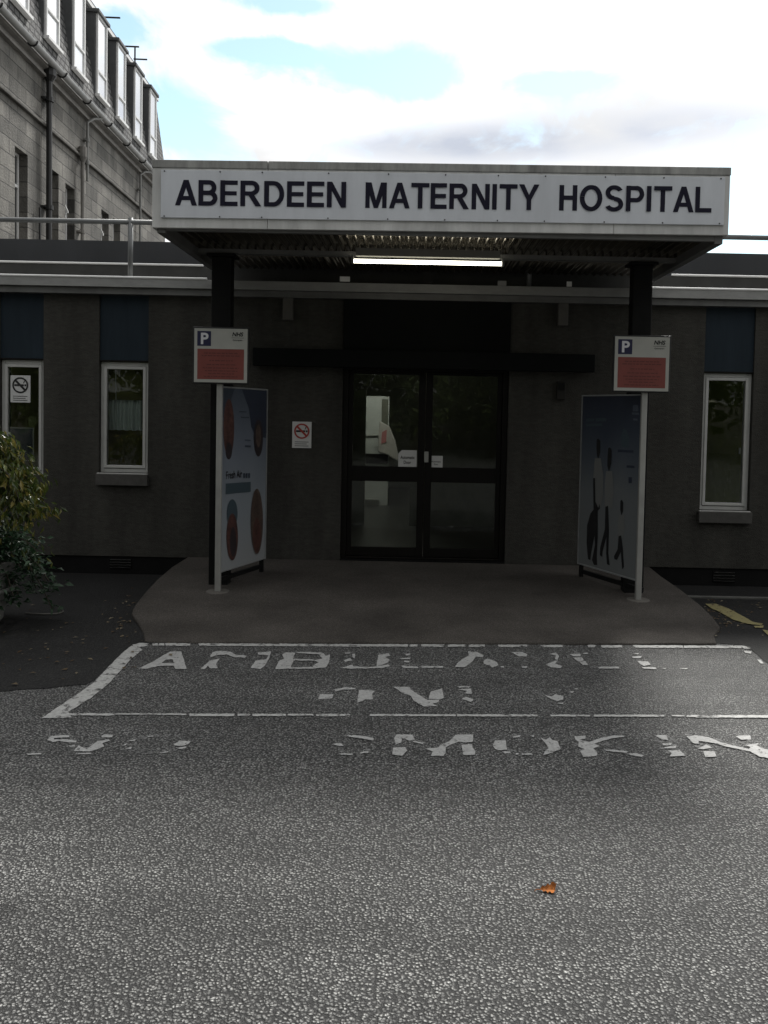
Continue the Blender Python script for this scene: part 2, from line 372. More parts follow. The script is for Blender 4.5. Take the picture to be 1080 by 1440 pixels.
# ------------------------------------------------------------------ ground
def sm(t): t = max(0, min(1, t)); return t * t * (3 - 2 * t)
def gz(x, y): return -.11 * sm((y - 6.4) / 2.2)
YW = 8.984                                            # front face of the entrance block wall
def grid_mesh(xs, ys, zf):
    mb = MB(); nx = len(xs)
    mb.v = [(x, y, zf(x, y)) for y in ys for x in xs]
    mb.f = [(j * nx + i, j * nx + i + 1, (j + 1) * nx + i + 1, (j + 1) * nx + i) for j in range(len(ys) - 1) for i in range(nx - 1)]
    return mb
ys = [-400, -60, -20, 0, 2, 4, 5, 6] + [6.4 + .2 * i for i in range(12)] + [9.2, 12, 40, 120, 600]
xs = [-600, -100, -20, -8, -4, 0, 4, 8, 20, 100, 600]
tag(grid_mesh(xs, ys, gz).build('road', M['road']), kind='structure')

# dark driveway tarmac, left and right of the entrance apron
def sheet_from_px(name, px, dz):
    pts = [G(*p) for p in px]
    mb = MB(); mb.face([(p.x, p.y, 0) for p in pts])
    me = bpy.data.meshes.new('t'); me.from_pydata(mb.v, [], mb.f)
    bm = bmesh.new(); bm.from_mesh(me)
    for yy in [5.8 + .2 * i for i in range(16)]:
        bmesh.ops.bisect_plane(bm, geom=bm.verts[:] + bm.edges[:] + bm.faces[:], plane_co=(0, yy, 0), plane_no=(0, 1, 0))
    for v in bm.verts: v.co.z = gz(v.co.x, v.co.y) + dz
    bm.to_mesh(me); bm.free(); me.name = name
    o = bpy.data.objects.new(name, me); col.objects.link(o); return o
left_px = [(-700, 985), (-200, 975), (0, 973), (30, 970), (62, 969), (95, 965), (120, 963), (132, 958), (160, 930), (176, 915), (192, 906), (230, 905), (300, 880), (330, 830), (330, 778)]
far_l = [W(330, 0, YW + .1), W(-700, 0, YW + .1)]
def sheet(name, px, extra):
    pts = [G(*p) for p in px] + extra
    me = bpy.data.meshes.new(name); me.from_pydata([(p[0], p[1], 0) for p in pts], [], [tuple(range(len(pts)))])
    bm = bmesh.new(); bm.from_mesh(me)
    for yy in [6.4 + .2 * i for i in range(13)]:
        bmesh.ops.bisect_plane(bm, geom=bm.verts[:] + bm.edges[:] + bm.faces[:], plane_co=(0, yy, 0), plane_no=(0, 1, 0))
    for v in bm.verts: v.co.z = gz(v.co.x, v.co.y) + .004
    bmesh.ops.recalc_face_normals(bm, faces=bm.faces)
    bm.to_mesh(me); bm.free(); me.materials.append(M['tarmac'])
    o = bpy.data.objects.new(name, me); col.objects.link(o); return tag(o, kind='structure')
sheet('driveway', left_px[:-2], [(-1.0, 9.05, 0), (-9, 9.05, 0), (-9, 6, 0)])
sheet('driveway', [(960, 900), (1008, 905), (1040, 907), (1058, 915), (1075, 930), (1100, 948), (1180, 975), (1500, 990)], [(9, 5.0, 0), (9, 9.05, 0), (1.2, 9.05, 0), (1.2, 7, 0)])

# the raised entrance apron (gently ramped up to the door)
THR = .117
def az(y): return .016 + (THR - .016) * max(0, min(1, (y - 6.25) / (YW - 6.25)))
out_l = [(265, 783), (243, 797), (222, 815), (202, 836), (189, 850), (186, 862), (194, 876), (201, 890), (204, 901)]
out_r = [(1008, 904), (1006, 893), (1012, 881), (1000, 866), (984, 850), (955, 828), (930, 810), (913, 797)]
def aprpt(p):
    z = .05
    for _ in range(6):
        q = G(p[0], p[1], z); z = az(q.y)
    return q
front = [(204 + (1008 - 204) * i / 24, 902.5 + 2 * i / 24 + random.uniform(-.5, .5)) for i in range(1, 24)]
rim = [aprpt(p) for p in out_l + front + out_r]
rim = [Vector((q.x + random.uniform(-.012, .012), min(q.y, YW + .05), q.z)) for q in rim]
mb = MB()
me = bpy.data.meshes.new('pavement')
n = len(rim)
vs = [(q.x, q.y, 0) for q in rim]
bm = bmesh.new()
bv = [bm.verts.new(v) for v in vs]; f = bm.faces.new(bv)
ex = bmesh.ops.extrude_face_region(bm, geom=[f])
for v in [g for g in ex['geom'] if isinstance(g, bmesh.types.BMVert)]: v.co.z = az(v.co.y)
for v in bm.verts:
    if v.co.z == 0: v.co.z = gz(v.co.x, v.co.y) - .05
bmesh.ops.recalc_face_normals(bm, faces=bm.faces); bm.to_mesh(me); bm.free()
me.materials.append(M['apron'])
o = bpy.data.objects.new('pavement', me); col.objects.link(o); tag(o, kind='structure')
bv_ = o.modifiers.new('bevel', 'BEVEL'); bv_.width = .012; bv_.segments = 2; bv_.limit_method = 'ANGLE'; bv_.angle_limit = R(50)

# ------------------------------------------------------------------ road markings
def arc(c, ro, ri, a0, a1, n=20):
    out_ = []
    for i in range(n):
        p, q = [R(a0 + (a1 - a0) * (i + j) / n) for j in (0, 1)]
        out_.append([(c[0] + r_[0] * math.cos(a), c[1] + r_[1] * math.sin(a)) for r_, a in ((ro, p), (ro, q), (ri, q), (ri, p))])
    return out_
def rc_(a, b, c, d): return [(a, c), (b, c), (b, d), (a, d)]
GLYPH = {
 'A': (.92, [[(0,0),(.20,0),(.56,1),(.36,1)], [(.92,0),(.56,1),(.36,1),(.72,0)], [(.24,.21),(.68,.21),(.62,.37),(.30,.37)]]),
 'B': (.80, [rc_(0,.19,0,1), rc_(.18,.46,.83,1), rc_(.18,.48,.42,.59), rc_(.18,.46,0,.17)] + arc((.45,.71),(.30,.29),(.11,.12),-90,90) + arc((.46,.295),(.34,.295),(.15,.125),-90,90)),
 'D': (.84, [rc_(0,.19,0,1), rc_(.18,.40,.83,1), rc_(.18,.40,0,.17)] + arc((.39,.5),(.45,.5),(.26,.33),-90,90)),
 'E': (.72, [rc_(0,.19,0,1), rc_(.18,.72,.83,1), rc_(.18,.68,.42,.58), rc_(.18,.72,0,.17)]),
 'R': (.88, [rc_(0,.19,0,1), rc_(.18,.48,.83,1), rc_(.18,.48,.42,.58), [(.34,.44),(.56,.46),(.88,0),(.65,0)]] + arc((.47,.71),(.33,.29),(.14,.125),-90,90)),
 'N': (.80, [rc_(0,.19,0,1), rc_(.61,.80,0,1), [(0,1),(.20,1),(.80,0),(.60,0)]]),
 'M': (.95, [rc_(0,.18,0,1), rc_(.77,.95,0,1), [(0,1),(.25,1),(.56,0),(.39,0)], [(.95,1),(.70,1),(.39,0),(.56,0)]]),
 'T': (.80, [rc_(0,.80,.83,1), rc_(.305,.495,0,.84)]),
 'I': (.19, [rc_(0,.19,0,1)]),
 'Y': (.91, [rc_(.36,.55,0,.42), [(0,1),(.22,1),(.55,.40),(.36,.40)], [(.91,1),(.69,1),(.36,.40),(.55,.40)]]),
 'H': (.79, [rc_(0,.19,0,1), rc_(.60,.79,0,1), rc_(.18,.61,.42,.59)]),
 'O': (1.0, arc((.5,.5),(.5,.515),(.30,.345),0,360,44)),
 'S': (.82, arc((.41,.725),(.385,.29),(.195,.125),22,270,30) + arc((.41,.275),(.41,.29),(.215,.125),90,-158,30)),
 'P': (.80, [rc_(0,.19,0,1), rc_(.18,.46,.83,1), rc_(.18,.46,.36,.53)] + arc((.45,.68),(.35,.32),(.16,.155),-90,90)),
 'U': (.80, [rc_(0,.19,.36,1), rc_(.61,.80,.36,1)] + arc((.40,.38),(.40,.395),(.21,.225),180,360,22)),
 'C': (.94, arc((.5,.5),(.5,.515),(.30,.345),42,318,36)),
 'G': (.98, arc((.5,.5),(.5,.515),(.30,.345),42,318,36) + [rc_(.52,.96,.38,.54), rc_(.78,.96,.1,.54)]),
 'K': (.86, [rc_(0,.19,0,1), [(.15,.36),(.30,.48),(.84,1),(.58,1)], [(.30,.52),(.44,.64),(.88,0),(.64,0)]]),
 'L': (.72, [rc_(0,.19,0,1), rc_(.18,.72,0,.17)])}
def block_text(word, gap=.135):
    x, out_ = 0, []
    for ch in word:
        wd_, ps = GLYPH[ch]
        out_ += [[(x + p[0], p[1]) for p in poly] for poly in ps]
        x += wd_ + (gap * .6 if ch in 'ATYL' else gap)
    x -= gap
    out_ = [[(p[0] + e, p[1]) for p in poly] for poly in out_ for e in (0, .018)]
    x += .018
    return [[(p[0] / x, p[1]) for p in poly] for poly in out_]

def faded_word(owner, letters, yb, yt):
    # what is left of the whole letters as a thin grey film
    mb = MB(); k = 0
    for ch, xl, xr in letters:
        wd_, ps = GLYPH[ch]; a, b = G(xl, yb), G(xr, yb); top = G((xl + xr) / 2, yt).y
        for poly in ps:
            k += 1
            mb.face([(a.x + (b.x - a.x) * p[0] / wd_, (a.y + b.y) / 2 + (top - (a.y + b.y) / 2) * p[1], .0032 + .00002 * (k % 60)) for p in poly])
    o = mb.build('faded_paint', M['paint_faint'], owner); return o
def ground_polys(mb, polys, o=(0, 0), s=1.0, z=.006):
    for poly in polys:
        pts = []
        k = len(poly)
        for i in range(k):
            a = poly[i]; b = poly[(i + 1) % k]
            L_ = math.hypot(b[0] - a[0], b[1] - a[1]) / s
            st = max(1, int(L_ / 3.5))
            for j in range(st):
                t = j / st
                jx = random.uniform(-.5, .5) if j else 0; jy = random.uniform(-.35, .35) if j else 0
                pts.append((o[0] + (a[0] + (b[0] - a[0]) * t) / s + jx, o[1] + (a[1] + (b[1] - a[1]) * t) / s + jy))
        mb.face([G(p[0], p[1], z) for p in pts])
A_, B_, C_ = ((180, 895), 3.6), ((440, 895), 3.6), ((700, 895), 2.842)
D_, E_, F_ = ((30, 1015), 3.6), ((460, 1015), 3.6), ((740, 1015), 3.176)
amb = MB()
ground_polys(amb, [
 [(50,163),(120,130),(215,76),(245,76),(225,115),(190,118),(170,135),(150,150),(100,163)],
 [(245,76),(270,76),(297,165),(240,165),(232,148),(150,150),(170,135),(232,135),(228,118),(225,115)],
 [(365,165),(420,120),(465,112),(445,140),(455,160),(415,162),(405,148),(390,165)],
 [(415,98),(430,78),(475,72),(520,78),(545,92),(605,98),(590,108),(535,104),(500,90),(450,95),(420,105)],
 [(620,160),(645,122),(700,115),(712,95),(660,92),(655,80),(725,76),(715,110),(690,150),(670,165)],
 [(745,165),(765,122),(790,112),(780,92),(800,80),(848,83),(835,112),(838,126),(825,150),(832,164)],
 [(848,83),(870,78),(985,82),(965,90)],
 [(965,88),(990,85),(1000,98),(1022,92),(1020,120),(1005,155),(945,163),(935,150),(965,130),(940,120),(985,112)],
 [(838,114),(940,116),(940,122),(838,123)], [(832,157),(945,154),(940,164),(832,164)]], *A_)
ground_polys(amb, [
 [(160,83),(190,80),(190,86),(165,88)], [(200,88),(213,88),(212,112),(200,105)], [(155,120),(190,110),(200,122),(165,128)],
 [(140,160),(200,142),(205,152),(290,155),(340,148),(385,142),(390,150),(350,160),(280,162),(200,163)],
 [(322,150),(330,100),(335,85),(350,92),(385,85),(390,98),(365,105),(388,118),(380,132),(355,142)],
 [(470,88),(495,85),(490,95),(470,96)], [(440,108),(495,108),(490,114),(445,114)], [(465,122),(490,124),(485,132),(460,130)],
 [(445,148),(530,152),(535,160),(460,160)], [(548,151),(660,149),(660,158),(550,159)],
 [(718,155),(735,130),(790,95),(785,76),(830,78),(865,95),(860,104),(825,102),(810,125),(770,155)],
 [(865,122),(885,112),(930,128),(940,145),(905,158),(898,148),(865,138)], [(950,150),(970,152),(968,158),(950,157)]], *B_)
ground_polys(amb, [
 [(50,62),(95,62),(118,70),(115,80),(85,80)], [(95,120),(118,118),(115,126),(98,125)],
 [(190,112),(220,100),(242,95),(230,108),(258,118),(250,126),(215,124)], [(205,70),(232,64),(245,78),(238,94),(228,90),(232,76)],
 [(285,70),(330,68),(332,80),(300,78)], [(300,84),(335,82),(345,96),(320,100)], [(325,100),(350,98),(362,114),(340,114)], [(340,66),(360,64),(360,70),(342,70)],
 [(400,121),(485,120),(485,128),(405,129)], [(540,68),(565,65),(560,72)], [(535,80),(575,78),(572,86),(540,86)],
 [(558,98),(600,100),(612,112),(585,118),(568,110)], [(572,121),(630,123),(635,130),(585,129)], [(655,126),(672,126),(670,130)], [(725,127),(760,126),(755,131)]], *C_)
def marking(mb, name, label, mt):
    o = mb.build(name, mt); return tag(o, label, 'road marking')
word_ = marking(amb, 'road_lettering', 'worn white AMBULANCE lettering just in front of the entrance apron', M['paint'])
faded_word(word_, [('A',194,264),('M',283,383),('B',387,464),('U',480,549),('L',562,625),('A',638,702),('N',728,792),('C',798,872)], 941, 916)
only = MB()
ground_polys(only, [
 [(25,318),(35,292),(105,292),(98,312)], [(100,268),(145,262),(160,256),(215,262),(215,268),(160,268),(118,276)],
 [(225,335),(232,270),(315,275),(300,290),(305,318),(265,318),(240,330)],
 [(405,255),(490,255),(495,268),(545,300),(580,322),(640,320),(635,332),(605,340),(635,352),(560,354),(510,325),(495,300),(450,285),(430,268)],
 [(585,315),(595,280),(655,262),(662,312),(640,319)],
 [(735,252),(800,252),(790,259),(740,259)], [(735,268),(800,262),(805,290),(770,288),(780,275)], [(750,318),(775,305),(815,320),(800,332),(775,322)]], *B_)
ground_polys(only, [[(160,220),(185,232),(215,240),(232,230),(262,240),(262,252),(240,258),(215,250)], [(280,222),(305,218),(300,226)], [(300,210),(320,206),(318,212)], [(230,266),(265,264),(260,270)]], *C_)
word_ = marking(only, 'road_lettering', 'faded white ONLY lettering in the middle of the marked ambulance bay', M['paint'])
faded_word(word_, [('O',445,528),('N',556,626),('L',646,710),('Y',742,812)], 994, 966)
nos = MB()
ground_polys(nos, [
 [(30,160),(100,158),(100,165),(32,168)], [(130,92),(150,72),(240,66),(245,78),(165,82),(165,90),(225,88),(280,95),(278,105),(230,102),(190,96),(160,102)],
 [(240,122),(270,115),(270,125),(245,126)], [(265,148),(290,120),(330,138),(385,98),(440,88),(450,94),(410,108),(420,125),(380,140),(345,150)],
 [(275,160),(350,156),(355,162),(280,165)], [(405,72),(420,64),(465,64),(460,78),(410,80)],
 [(510,120),(535,105),(530,118)], [(540,92),(580,88),(575,96),(545,97)], [(530,135),(560,125),(555,138)], [(640,72),(670,68),(668,75),(642,78)],
 [(770,118),(800,95),(840,98),(860,95),(845,115),(800,122)], [(790,132),(835,124),(835,132),(800,138)], [(700,156),(745,148),(745,154),(705,159)]], *D_)
word_ = marking(nos, 'road_lettering', 'broken white NO lettering below the left end of the bay line', M['paint'])
faded_word(word_, [('N',38,128),('O',165,255)], 1061, 1033)
nos = MB()
ground_polys(nos, [
 [(85,70),(130,66),(200,74),(240,86),(230,94),(195,88),(130,78)], [(25,112),(70,108),(85,122),(60,122)], [(60,160),(130,160),(125,168),(70,167)], [(165,155),(210,148),(208,158),(190,156),(170,162)],
 [(340,80),(352,64),(430,64),(445,90),(420,96),(380,84),(375,104),(345,116)], [(430,96),(490,106),(485,112),(440,104)], [(330,165),(335,130),(395,128),(405,145),(380,172)],
 [(495,135),(560,130),(580,112),(615,100),(650,66),(740,64),(740,100),(700,105),(665,100),(620,118),(600,130),(600,155),(590,172),(525,172),(535,150)],
 [(680,118),(735,112),(735,128),(752,150),(748,168),(690,168),(685,140)],
 [(838,118),(850,95),(905,93),(912,140),(880,145),(850,138)], [(885,150),(925,150),(930,160),(900,160)], [(935,75),(980,68),(975,78),(945,80)], [(1025,70),(1050,68),(1045,78)],
 [(955,158),(970,158),(968,166),(955,166)], [(985,160),(1040,160),(1035,166),(985,167)]], *E_)
ground_polys(nos, [
 [(65,72),(90,80),(105,68),(115,80),(140,85),(155,120),(110,140),(75,148),(85,130),(100,118),(85,95)],
 [(215,65),(265,62),(265,75),(240,80),(280,90),(335,72),(395,60),(440,62),(435,68),(380,74),(320,92),(305,98),(330,108),(300,118),(318,140),(315,152),(255,156),(240,130),(262,122),(232,110),(235,90),(220,80)],
 [(345,124),(395,124),(420,128),(455,132),(450,138),(415,136),(360,130)], [(455,142),(490,140),(525,150),(515,157),(470,150)],
 [(570,58),(625,60),(635,82),(605,78)], [(605,97),(650,94),(648,103),(615,105)], [(615,112),(670,108),(668,118),(620,118)], [(635,128),(685,126),(712,152),(640,154),(650,140)],
 [(715,64),(760,60),(820,70),(860,88),(910,102),(930,106),(995,122),(1000,112),(980,104),(1040,95),(1030,105),(1060,120),(1100,130),(1100,165),(1040,155),(1000,132),(930,118),(900,112),(840,95),(770,85),(770,98),(745,95)],
 [(765,120),(805,100),(830,115),(790,122)], [(790,130),(840,132),(850,155),(800,158)], [(935,64),(1000,60),(1005,78),(960,80)], [(1160,72),(1210,64),(1260,70),(1200,80)], [(1140,90),(1170,88),(1180,140),(1150,146)]], *F_)
word_ = marking(nos, 'road_lettering', 'broken white SMOKING lettering nearest the camera below the bay line', M['paint'])
faded_word(word_, [('S',464,528),('M',551,668),('O',692,788),('K',810,905),('I',934,966),('N',986,1082),('G',1106,1190)], 1062, 1032)
BAY = thing('bay_outline', 'white painted outline of the ambulance bay with a thick slanting left edge', 'road marking')
bay = MB()
ground_polys(bay, [[(185,908),(172,918),(160,930),(129,962),(95,985),(58,1010),(101,1009),(96,1001),(130,980),(154,960),(183,928),(200,914),(196,910)],
 [(186,906.5),(196,904),(209,905),(207,908),(190,911)]])
bay.build('slanting_edge', M['paint_line'], BAY); bay = MB()
def seg(x0, x1, ya, yb, w):
    y0 = ya + (yb - ya) * (x0 - 190) / 870; y1 = ya + (yb - ya) * (x1 - 190) / 870
    return [(x0, y0), (x1, y1), (x1 + random.uniform(-2, 2), y1 + w), (x0 + random.uniform(-2, 2), y0 + w)]
for x0, x1 in ((214, 222), (224, 231), (232, 268), (279, 574), (577, 588), (592, 625), (630, 655), (660, 682), (700, 742), (760, 792), (826, 838), (845, 874), (890, 960), (962, 1042)):
    ground_polys(bay, [seg(x0, x1, 904.3, 908, 3.4)])
ground_polys(bay, [[(1040, 907.5), (1055, 910), (1056, 912.5), (1046, 912)], [(1046, 915), (1057, 916), (1056, 919), (1048, 918)], [(1064, 927), (1070, 928), (1074, 933), (1070, 933)]])
bay.build('rear_line', M['paint_line'], BAY); bay = MB()
for x0, x1, w in ((96, 160, 3), (160, 222, 1.5), (222, 262, 2), (266, 330, 3.4), (334, 352, 3), (355, 402, 3.2), (405, 440, 2.4), (444, 492, 3.2), (520, 640, 2.8), (642, 756, 2.8), (774, 830, 2.6), (835, 935, 2.6), (944, 962, 2), (966, 1000, 3), (980, 1200, 3.6)):
    ground_polys(bay, [seg(x0, x1, 1003.2, 1005.5, w)])
bay.build('front_line', M['paint_line'], BAY)
yl = MB()
ground_polys(yl, [[(992,838),(1008,838),(1024,846),(1040,858),(1058,872),(1073,876),(1070,879),(1050,876),(1030,868),(1014,855),(1000,846)], [(1060,880),(1074,879),(1073,883),(1062,883)], [(1072,886),(1090,890),(1110,905),(1090,903),(1078,893)]], z=0.0)
for i, v in enumerate(yl.v): yl.v[i] = (v[0], v[1], gz(v[0], v[1]) + .012)
marking(yl, 'yellow_line', 'faded yellow painted line running away from the right edge of the apron', M['yellow'])

# ------------------------------------------------------------------ entrance block of the hospital
HB = thing('hospital_building', 'low dark roughcast entrance block with blue panels and a flat roof', 'building', (0, YW, 0))
def hb(mb, name, mt, parent=None, bevel=0, smooth=False):
    o = mb.build(name, mt, bevel=bevel, smooth=smooth)
    o.parent = parent or HB
    if not parent: o.matrix_parent_inverse = Matrix.Translation(-HB.location)
    return o
bpy.context.view_layer.update()
def rect(x0, y0, x1, y1, Y):
    cx, cy = (x0 + x1) / 2, (y0 + y1) / 2
    return W(x0, cy, Y).x, W(x1, cy, Y).x, W(cx, y1, Y).z, W(cx, y0, Y).z
ztop = W(100, 402, 8.86).z                     # wall top below the fascia
zbot = W(160, 782, YW).z                       # bottom of the roughcast
wins = [rect(-1, 505, 61, 668, YW), rect(139, 508, 208, 665, YW), rect(987, 524, 1057, 718, YW)]
dx0, dx1, dz0, dz1 = rect(480, 515, 713, 788, YW); dz0 = THR
pn = rect(484, 408, 718, 516, YW)
T = .26
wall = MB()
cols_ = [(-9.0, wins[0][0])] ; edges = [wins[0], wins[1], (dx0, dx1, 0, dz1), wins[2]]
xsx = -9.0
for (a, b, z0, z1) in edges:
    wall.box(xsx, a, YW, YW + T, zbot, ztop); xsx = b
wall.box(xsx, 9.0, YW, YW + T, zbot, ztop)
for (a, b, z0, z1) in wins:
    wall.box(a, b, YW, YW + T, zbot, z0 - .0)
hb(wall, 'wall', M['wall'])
pl = MB(); pl.box(-9, dx0 - .001, YW + .02, YW + T, -.4, zbot - .003); pl.box(dx1 + .001, 9, YW + .02, YW + T, -.4, zbot - .003); pl.box(dx0, dx1, YW - .0, YW + T, -.2, THR - .004)
hb(pl, 'plinth', M['plinth'])
for (a, b, z0, z1) in wins:
    hb(MB().box(a + .002, b - .002, YW + .025, YW + T, z1 + .012, ztop), 'spandrel_panel', M['blue'])
    hb(MB().box(a + .002, b - .002, YW + .012, YW + .06, z1 - .004, z1 + .010), 'drip_bar', M['frame_dark'])
hb(MB().box(pn[0], pn[1], YW - .03, YW + T, dz1 + .03, ztop - .002), 'door_head_panel', M['black'])
bz = rect(356, 494, 836, 519, YW - .1)
hb(MB().box(bz[0], bz[1], YW - .14, YW - .035, bz[2], bz[3]), 'door_track_cover', M['black'], bevel=.008)

def window(rc, inner, sillpx, handle=None):
    a, b, z0, z1 = rc
    yf = YW + .05
    fo = MB(); w = .042
    fo.box(a + .004, a + w, yf, yf + .07, z0, z1 - .008); fo.box(b - w, b - .004, yf, yf + .07, z0, z1 - .008)
    fo.box(a + w, b - w, yf, yf + .07, z1 - w - .01, z1 - .008); fo.box(a + w, b - w, yf, yf + .07, z0, z0 + w)
    # opening sash a little proud
    s = .032; a2, b2, z2, z3 = a + w - .004, b - w + .004, z0 + w - .004 + .012, z1 - w - .012
    fo.box(a2, a2 + s, yf - .012, yf + .05, z2, z3); fo.box(b2 - s, b2, yf - .012, yf + .05, z2, z3)
    fo.box(a2 + s, b2 - s, yf - .012, yf + .05, z3 - s, z3); fo.box(a2 + s, b2 - s, yf - .012, yf + .05, z2, z2 + s)
    wo = hb(fo, 'window', M['upvc'], bevel=.004)
    hb(MB().box(a2 + s + .001, b2 - s - .001, yf + .012, yf + .018, z2 + s + .001, z3 - s - .001), 'pane', M['pane'], wo)
    if sillpx:
        sr = rect(*sillpx, YW - .06)
        hb(MB().box(sr[0], sr[1], YW - .06, YW - .002, sr[2], sr[3]), 'sill', M['sill'], wo, bevel=.006)
        hb(MB().box(a - .01, b + .005, YW - .03, YW + .05, z0 - .03, z0 - .002), 'sill_trim', M['upvc'], wo, bevel=.003)
    if handle:
        hx = b2 - s * .5; hz = z2 + (z3 - z2) * .42
        hb(MB().box(hx - .05, hx - .035, yf + .02, yf + .04, hz - .02, hz + .05), 'handle', M['upvc'], wo)
    return wo
window(wins[0], 0, None)
window(wins[1], 0, (134, 667, 207, 683))
window(wins[2], 0, (983, 720, 1058, 736), True)

# fascia and stepped roof edges
zf0, zf1 = W(100, 402, 8.85).z, W(100, 389.5, 8.85).z
hb(MB().box(-9, 9, 8.86, YW + T, zf0, zf1), 'fascia', M['fascia'], bevel=.004)
hb(MB().box(-9, 9, 8.90, YW + .02, zf0 - .07, zf0 - .004), 'soffit_board', M['edge'])
def trim(y, z, r=.016): return MB().tube([(-9, y, z), (9, y, z)], r, 10)
for xa_, xb_ in ((-9, W(291, 392, 8.86).x), (W(916, 405, 8.86).x, 9)): hb(MB().tube([(xa_, 8.862, zf1 + .010), (xb_, 8.862, zf1 + .010)], .013, 10), 'roof_trim', M['trim'])
Yu = 9.35
zu0, zu1 = zf1 - .05, W(100, 371, Yu).z
hb(MB().box(-9, 9, Yu, Yu + .1, zu0, zu1), 'roof_upstand', M['upstand'])
for xa_, xb_ in ((-9, W(286, 372, Yu).x), (W(944, 385, Yu).x, 9)): hb(MB().tube([(xa_, Yu - .005, zu1 + .010), (xb_, Yu - .005, zu1 + .010)], .012, 10), 'roof_trim', M['trim'])
Yb = 9.9
zb0, zb1 = zu0, W(100, 337.5, Yb).z
hb(MB().box(-9, 9, Yb, Yb + .25, zb0, zb1), 'upper_fascia', M['band'])
hb(MB().box(-9, 9, 9.0, 18, zf1 - .045, zf1 - .005), 'roof', M['upstand'])
# grey patches of lead on the gutter under the canopy
for x0, x1, y0, y1, mm in ((478, 492, 389, 396, 'trim'), (700, 712, 395, 402, 'fascia'), (797, 804, 396, 403, 'trim')):
    r_ = rect(x0, y0, x1, y1, 8.85); hb(MB().box(r_[0], r_[1], 8.845, 8.858, r_[2], r_[3]), 'gutter_clip', M[mm])
for rc in ((155, 785, 184, 800), (1003, 803, 1033, 819)):
    r_ = rect(*rc, YW + .01)
    v = MB(); v.box(r_[0], r_[1], YW + .012, YW + .022, r_[2], r_[3])
    ov = hb(v, 'air_vent', M['plinth'])
    s_ = MB()
    for k in range(4):
        z = r_[2] + (r_[3] - r_[2]) * (k + .35) / 4
        s_.add([(r_[0], YW + .010, z), (r_[1], YW + .010, z), (r_[1], YW - .004, z + .008), (r_[0], YW - .004, z + .008), (r_[0], YW + .010, z + .006), (r_[1], YW + .010, z + .006)], [(0, 1, 2, 3), (3, 2, 5, 4)])
    hb(s_, 'louvre', M['post'], ov)
# wall boxes
for rc in ((398, 404, 412, 450), (785, 412, 799, 458)):
    r_ = rect(*rc, YW - .05)
    w_ = MB().box(r_[0], r_[1], YW - .07, YW - .002, r_[2], r_[3])
    hb(w_, 'downpipe_box', M['plastic'], bevel=.006)

# interior shell
iv = MB()
zc = zf0 - .05
iv.box(-9, dx0 - .35, 11.6, 11.7, -.3, zc)
hb(iv, 'room_wall', M['olive'])
hb(MB().box(dx1 + .35, 9, 11.6, 11.7, -.3, zc), 'room_wall', M['green'])
iw = MB()
iw.box(dx0 - .35, dx0 - .25, YW + T + .01, 18, -.3, zc); iw.box(dx1 + .25, dx1 + .35, YW + T + .01, 18, -.3, zc)
lb = 11.7
ox0, ox1, oz0, oz1 = rect(513, 545, 577, 770, lb); oz0 = THR
iw.box(dx0 - .249, ox0, lb, lb + .1, THR + .001, zc); iw.box(ox1, dx1 + .249, lb, lb + .1, THR + .001, zc); iw.box(ox0, ox1, lb, lb + .1, oz1, zc)
iw.box(dx0 - .249, dx1 + .249, 17.5, 17.6, THR + .001, zc)
hb(iw, 'lobby_wall', M['lobby'])
hb(MB().box(dx0 - .25, dx1 + .25, YW + T + .001, 18, THR - .1, THR), 'lobby_floor', M['floor_in'])
fl = MB().box(-9, dx0 - .36, YW + T + .001, 11.59, -.3, -.1).box(dx1 + .36, 9, YW + T + .001, 11.59, -.3, -.1)
hb(fl, 'room_floor', M['floor_in'])
hb(MB().box(-9, 9, YW + T + .002, 18, zc + .001, zc + .05), 'ceiling', M['lobby'])

# doors
yd = YW + .08
fr = MB()
fr.box(dx0 + .002, dx0 + .06, yd - .04, yd + .1, THR, dz1); fr.box(dx1 - .06, dx1 - .002, yd - .04, yd + .1, THR, dz1)
fr.box(dx0 + .06, dx1 - .06, yd - .04, yd + .1, dz1 - .06, dz1)
fr.box(dx0 + .06, dx1 - .06, yd - .04, yd + .1, THR, THR + .02)
hb(fr, 'door_frame', M['frame_dark'], bevel=.004)
xm = W(597, 650, yd).x
zmid0, zmid1 = W(597, 678, yd).z, W(597, 657, yd).z
for k, (xa, xb, lab) in enumerate(((dx0 + .063, xm - .003, None), (xm + .003, dx1 - .063, None))):
    st = .075; st_l = .05 if k == 0 else st; st_r = st if k == 0 else .05
    zb_, zt_ = THR + .025, dz1 - .063
    lf = MB()
    lf.box(xa, xa + st_l, yd, yd + .05, zb_, zt_); lf.box(xb - st_r, xb, yd, yd + .05, zb_, zt_)
    lf.box(xa + st_l, xb - st_r, yd, yd + .05, zt_ - .03, zt_); lf.box(xa + st_l, xb - st_r, yd, yd + .05, zmid0, zmid1); lf.box(xa + st_l, xb - st_r, yd, yd + .05, zb_, zb_ + .10)
    d_ = hb(lf, 'door', M['frame_dark'], bevel=.003)
    hb(MB().box(xa + st_l + .001, xb - st_r - .001, yd + .022, yd + .028, zmid1 + .001, zt_ - .031), 'pane', M['doorglass'], d_)
    hb(MB().box(xa + st_l + .001, xb - st_r - .001, yd + .022, yd + .028, zb_ + .101, zmid0 - .001), 'pane', M['doorglass'], d_)
    if k == 1:
        r_ = rect(596, 635, 602, 650, yd)
        hb(MB().box(r_[0] + .004, r_[1] + .004, yd - .02, yd - .001, r_[2], r_[3]), 'handle', M['post'], d_, bevel=.003)

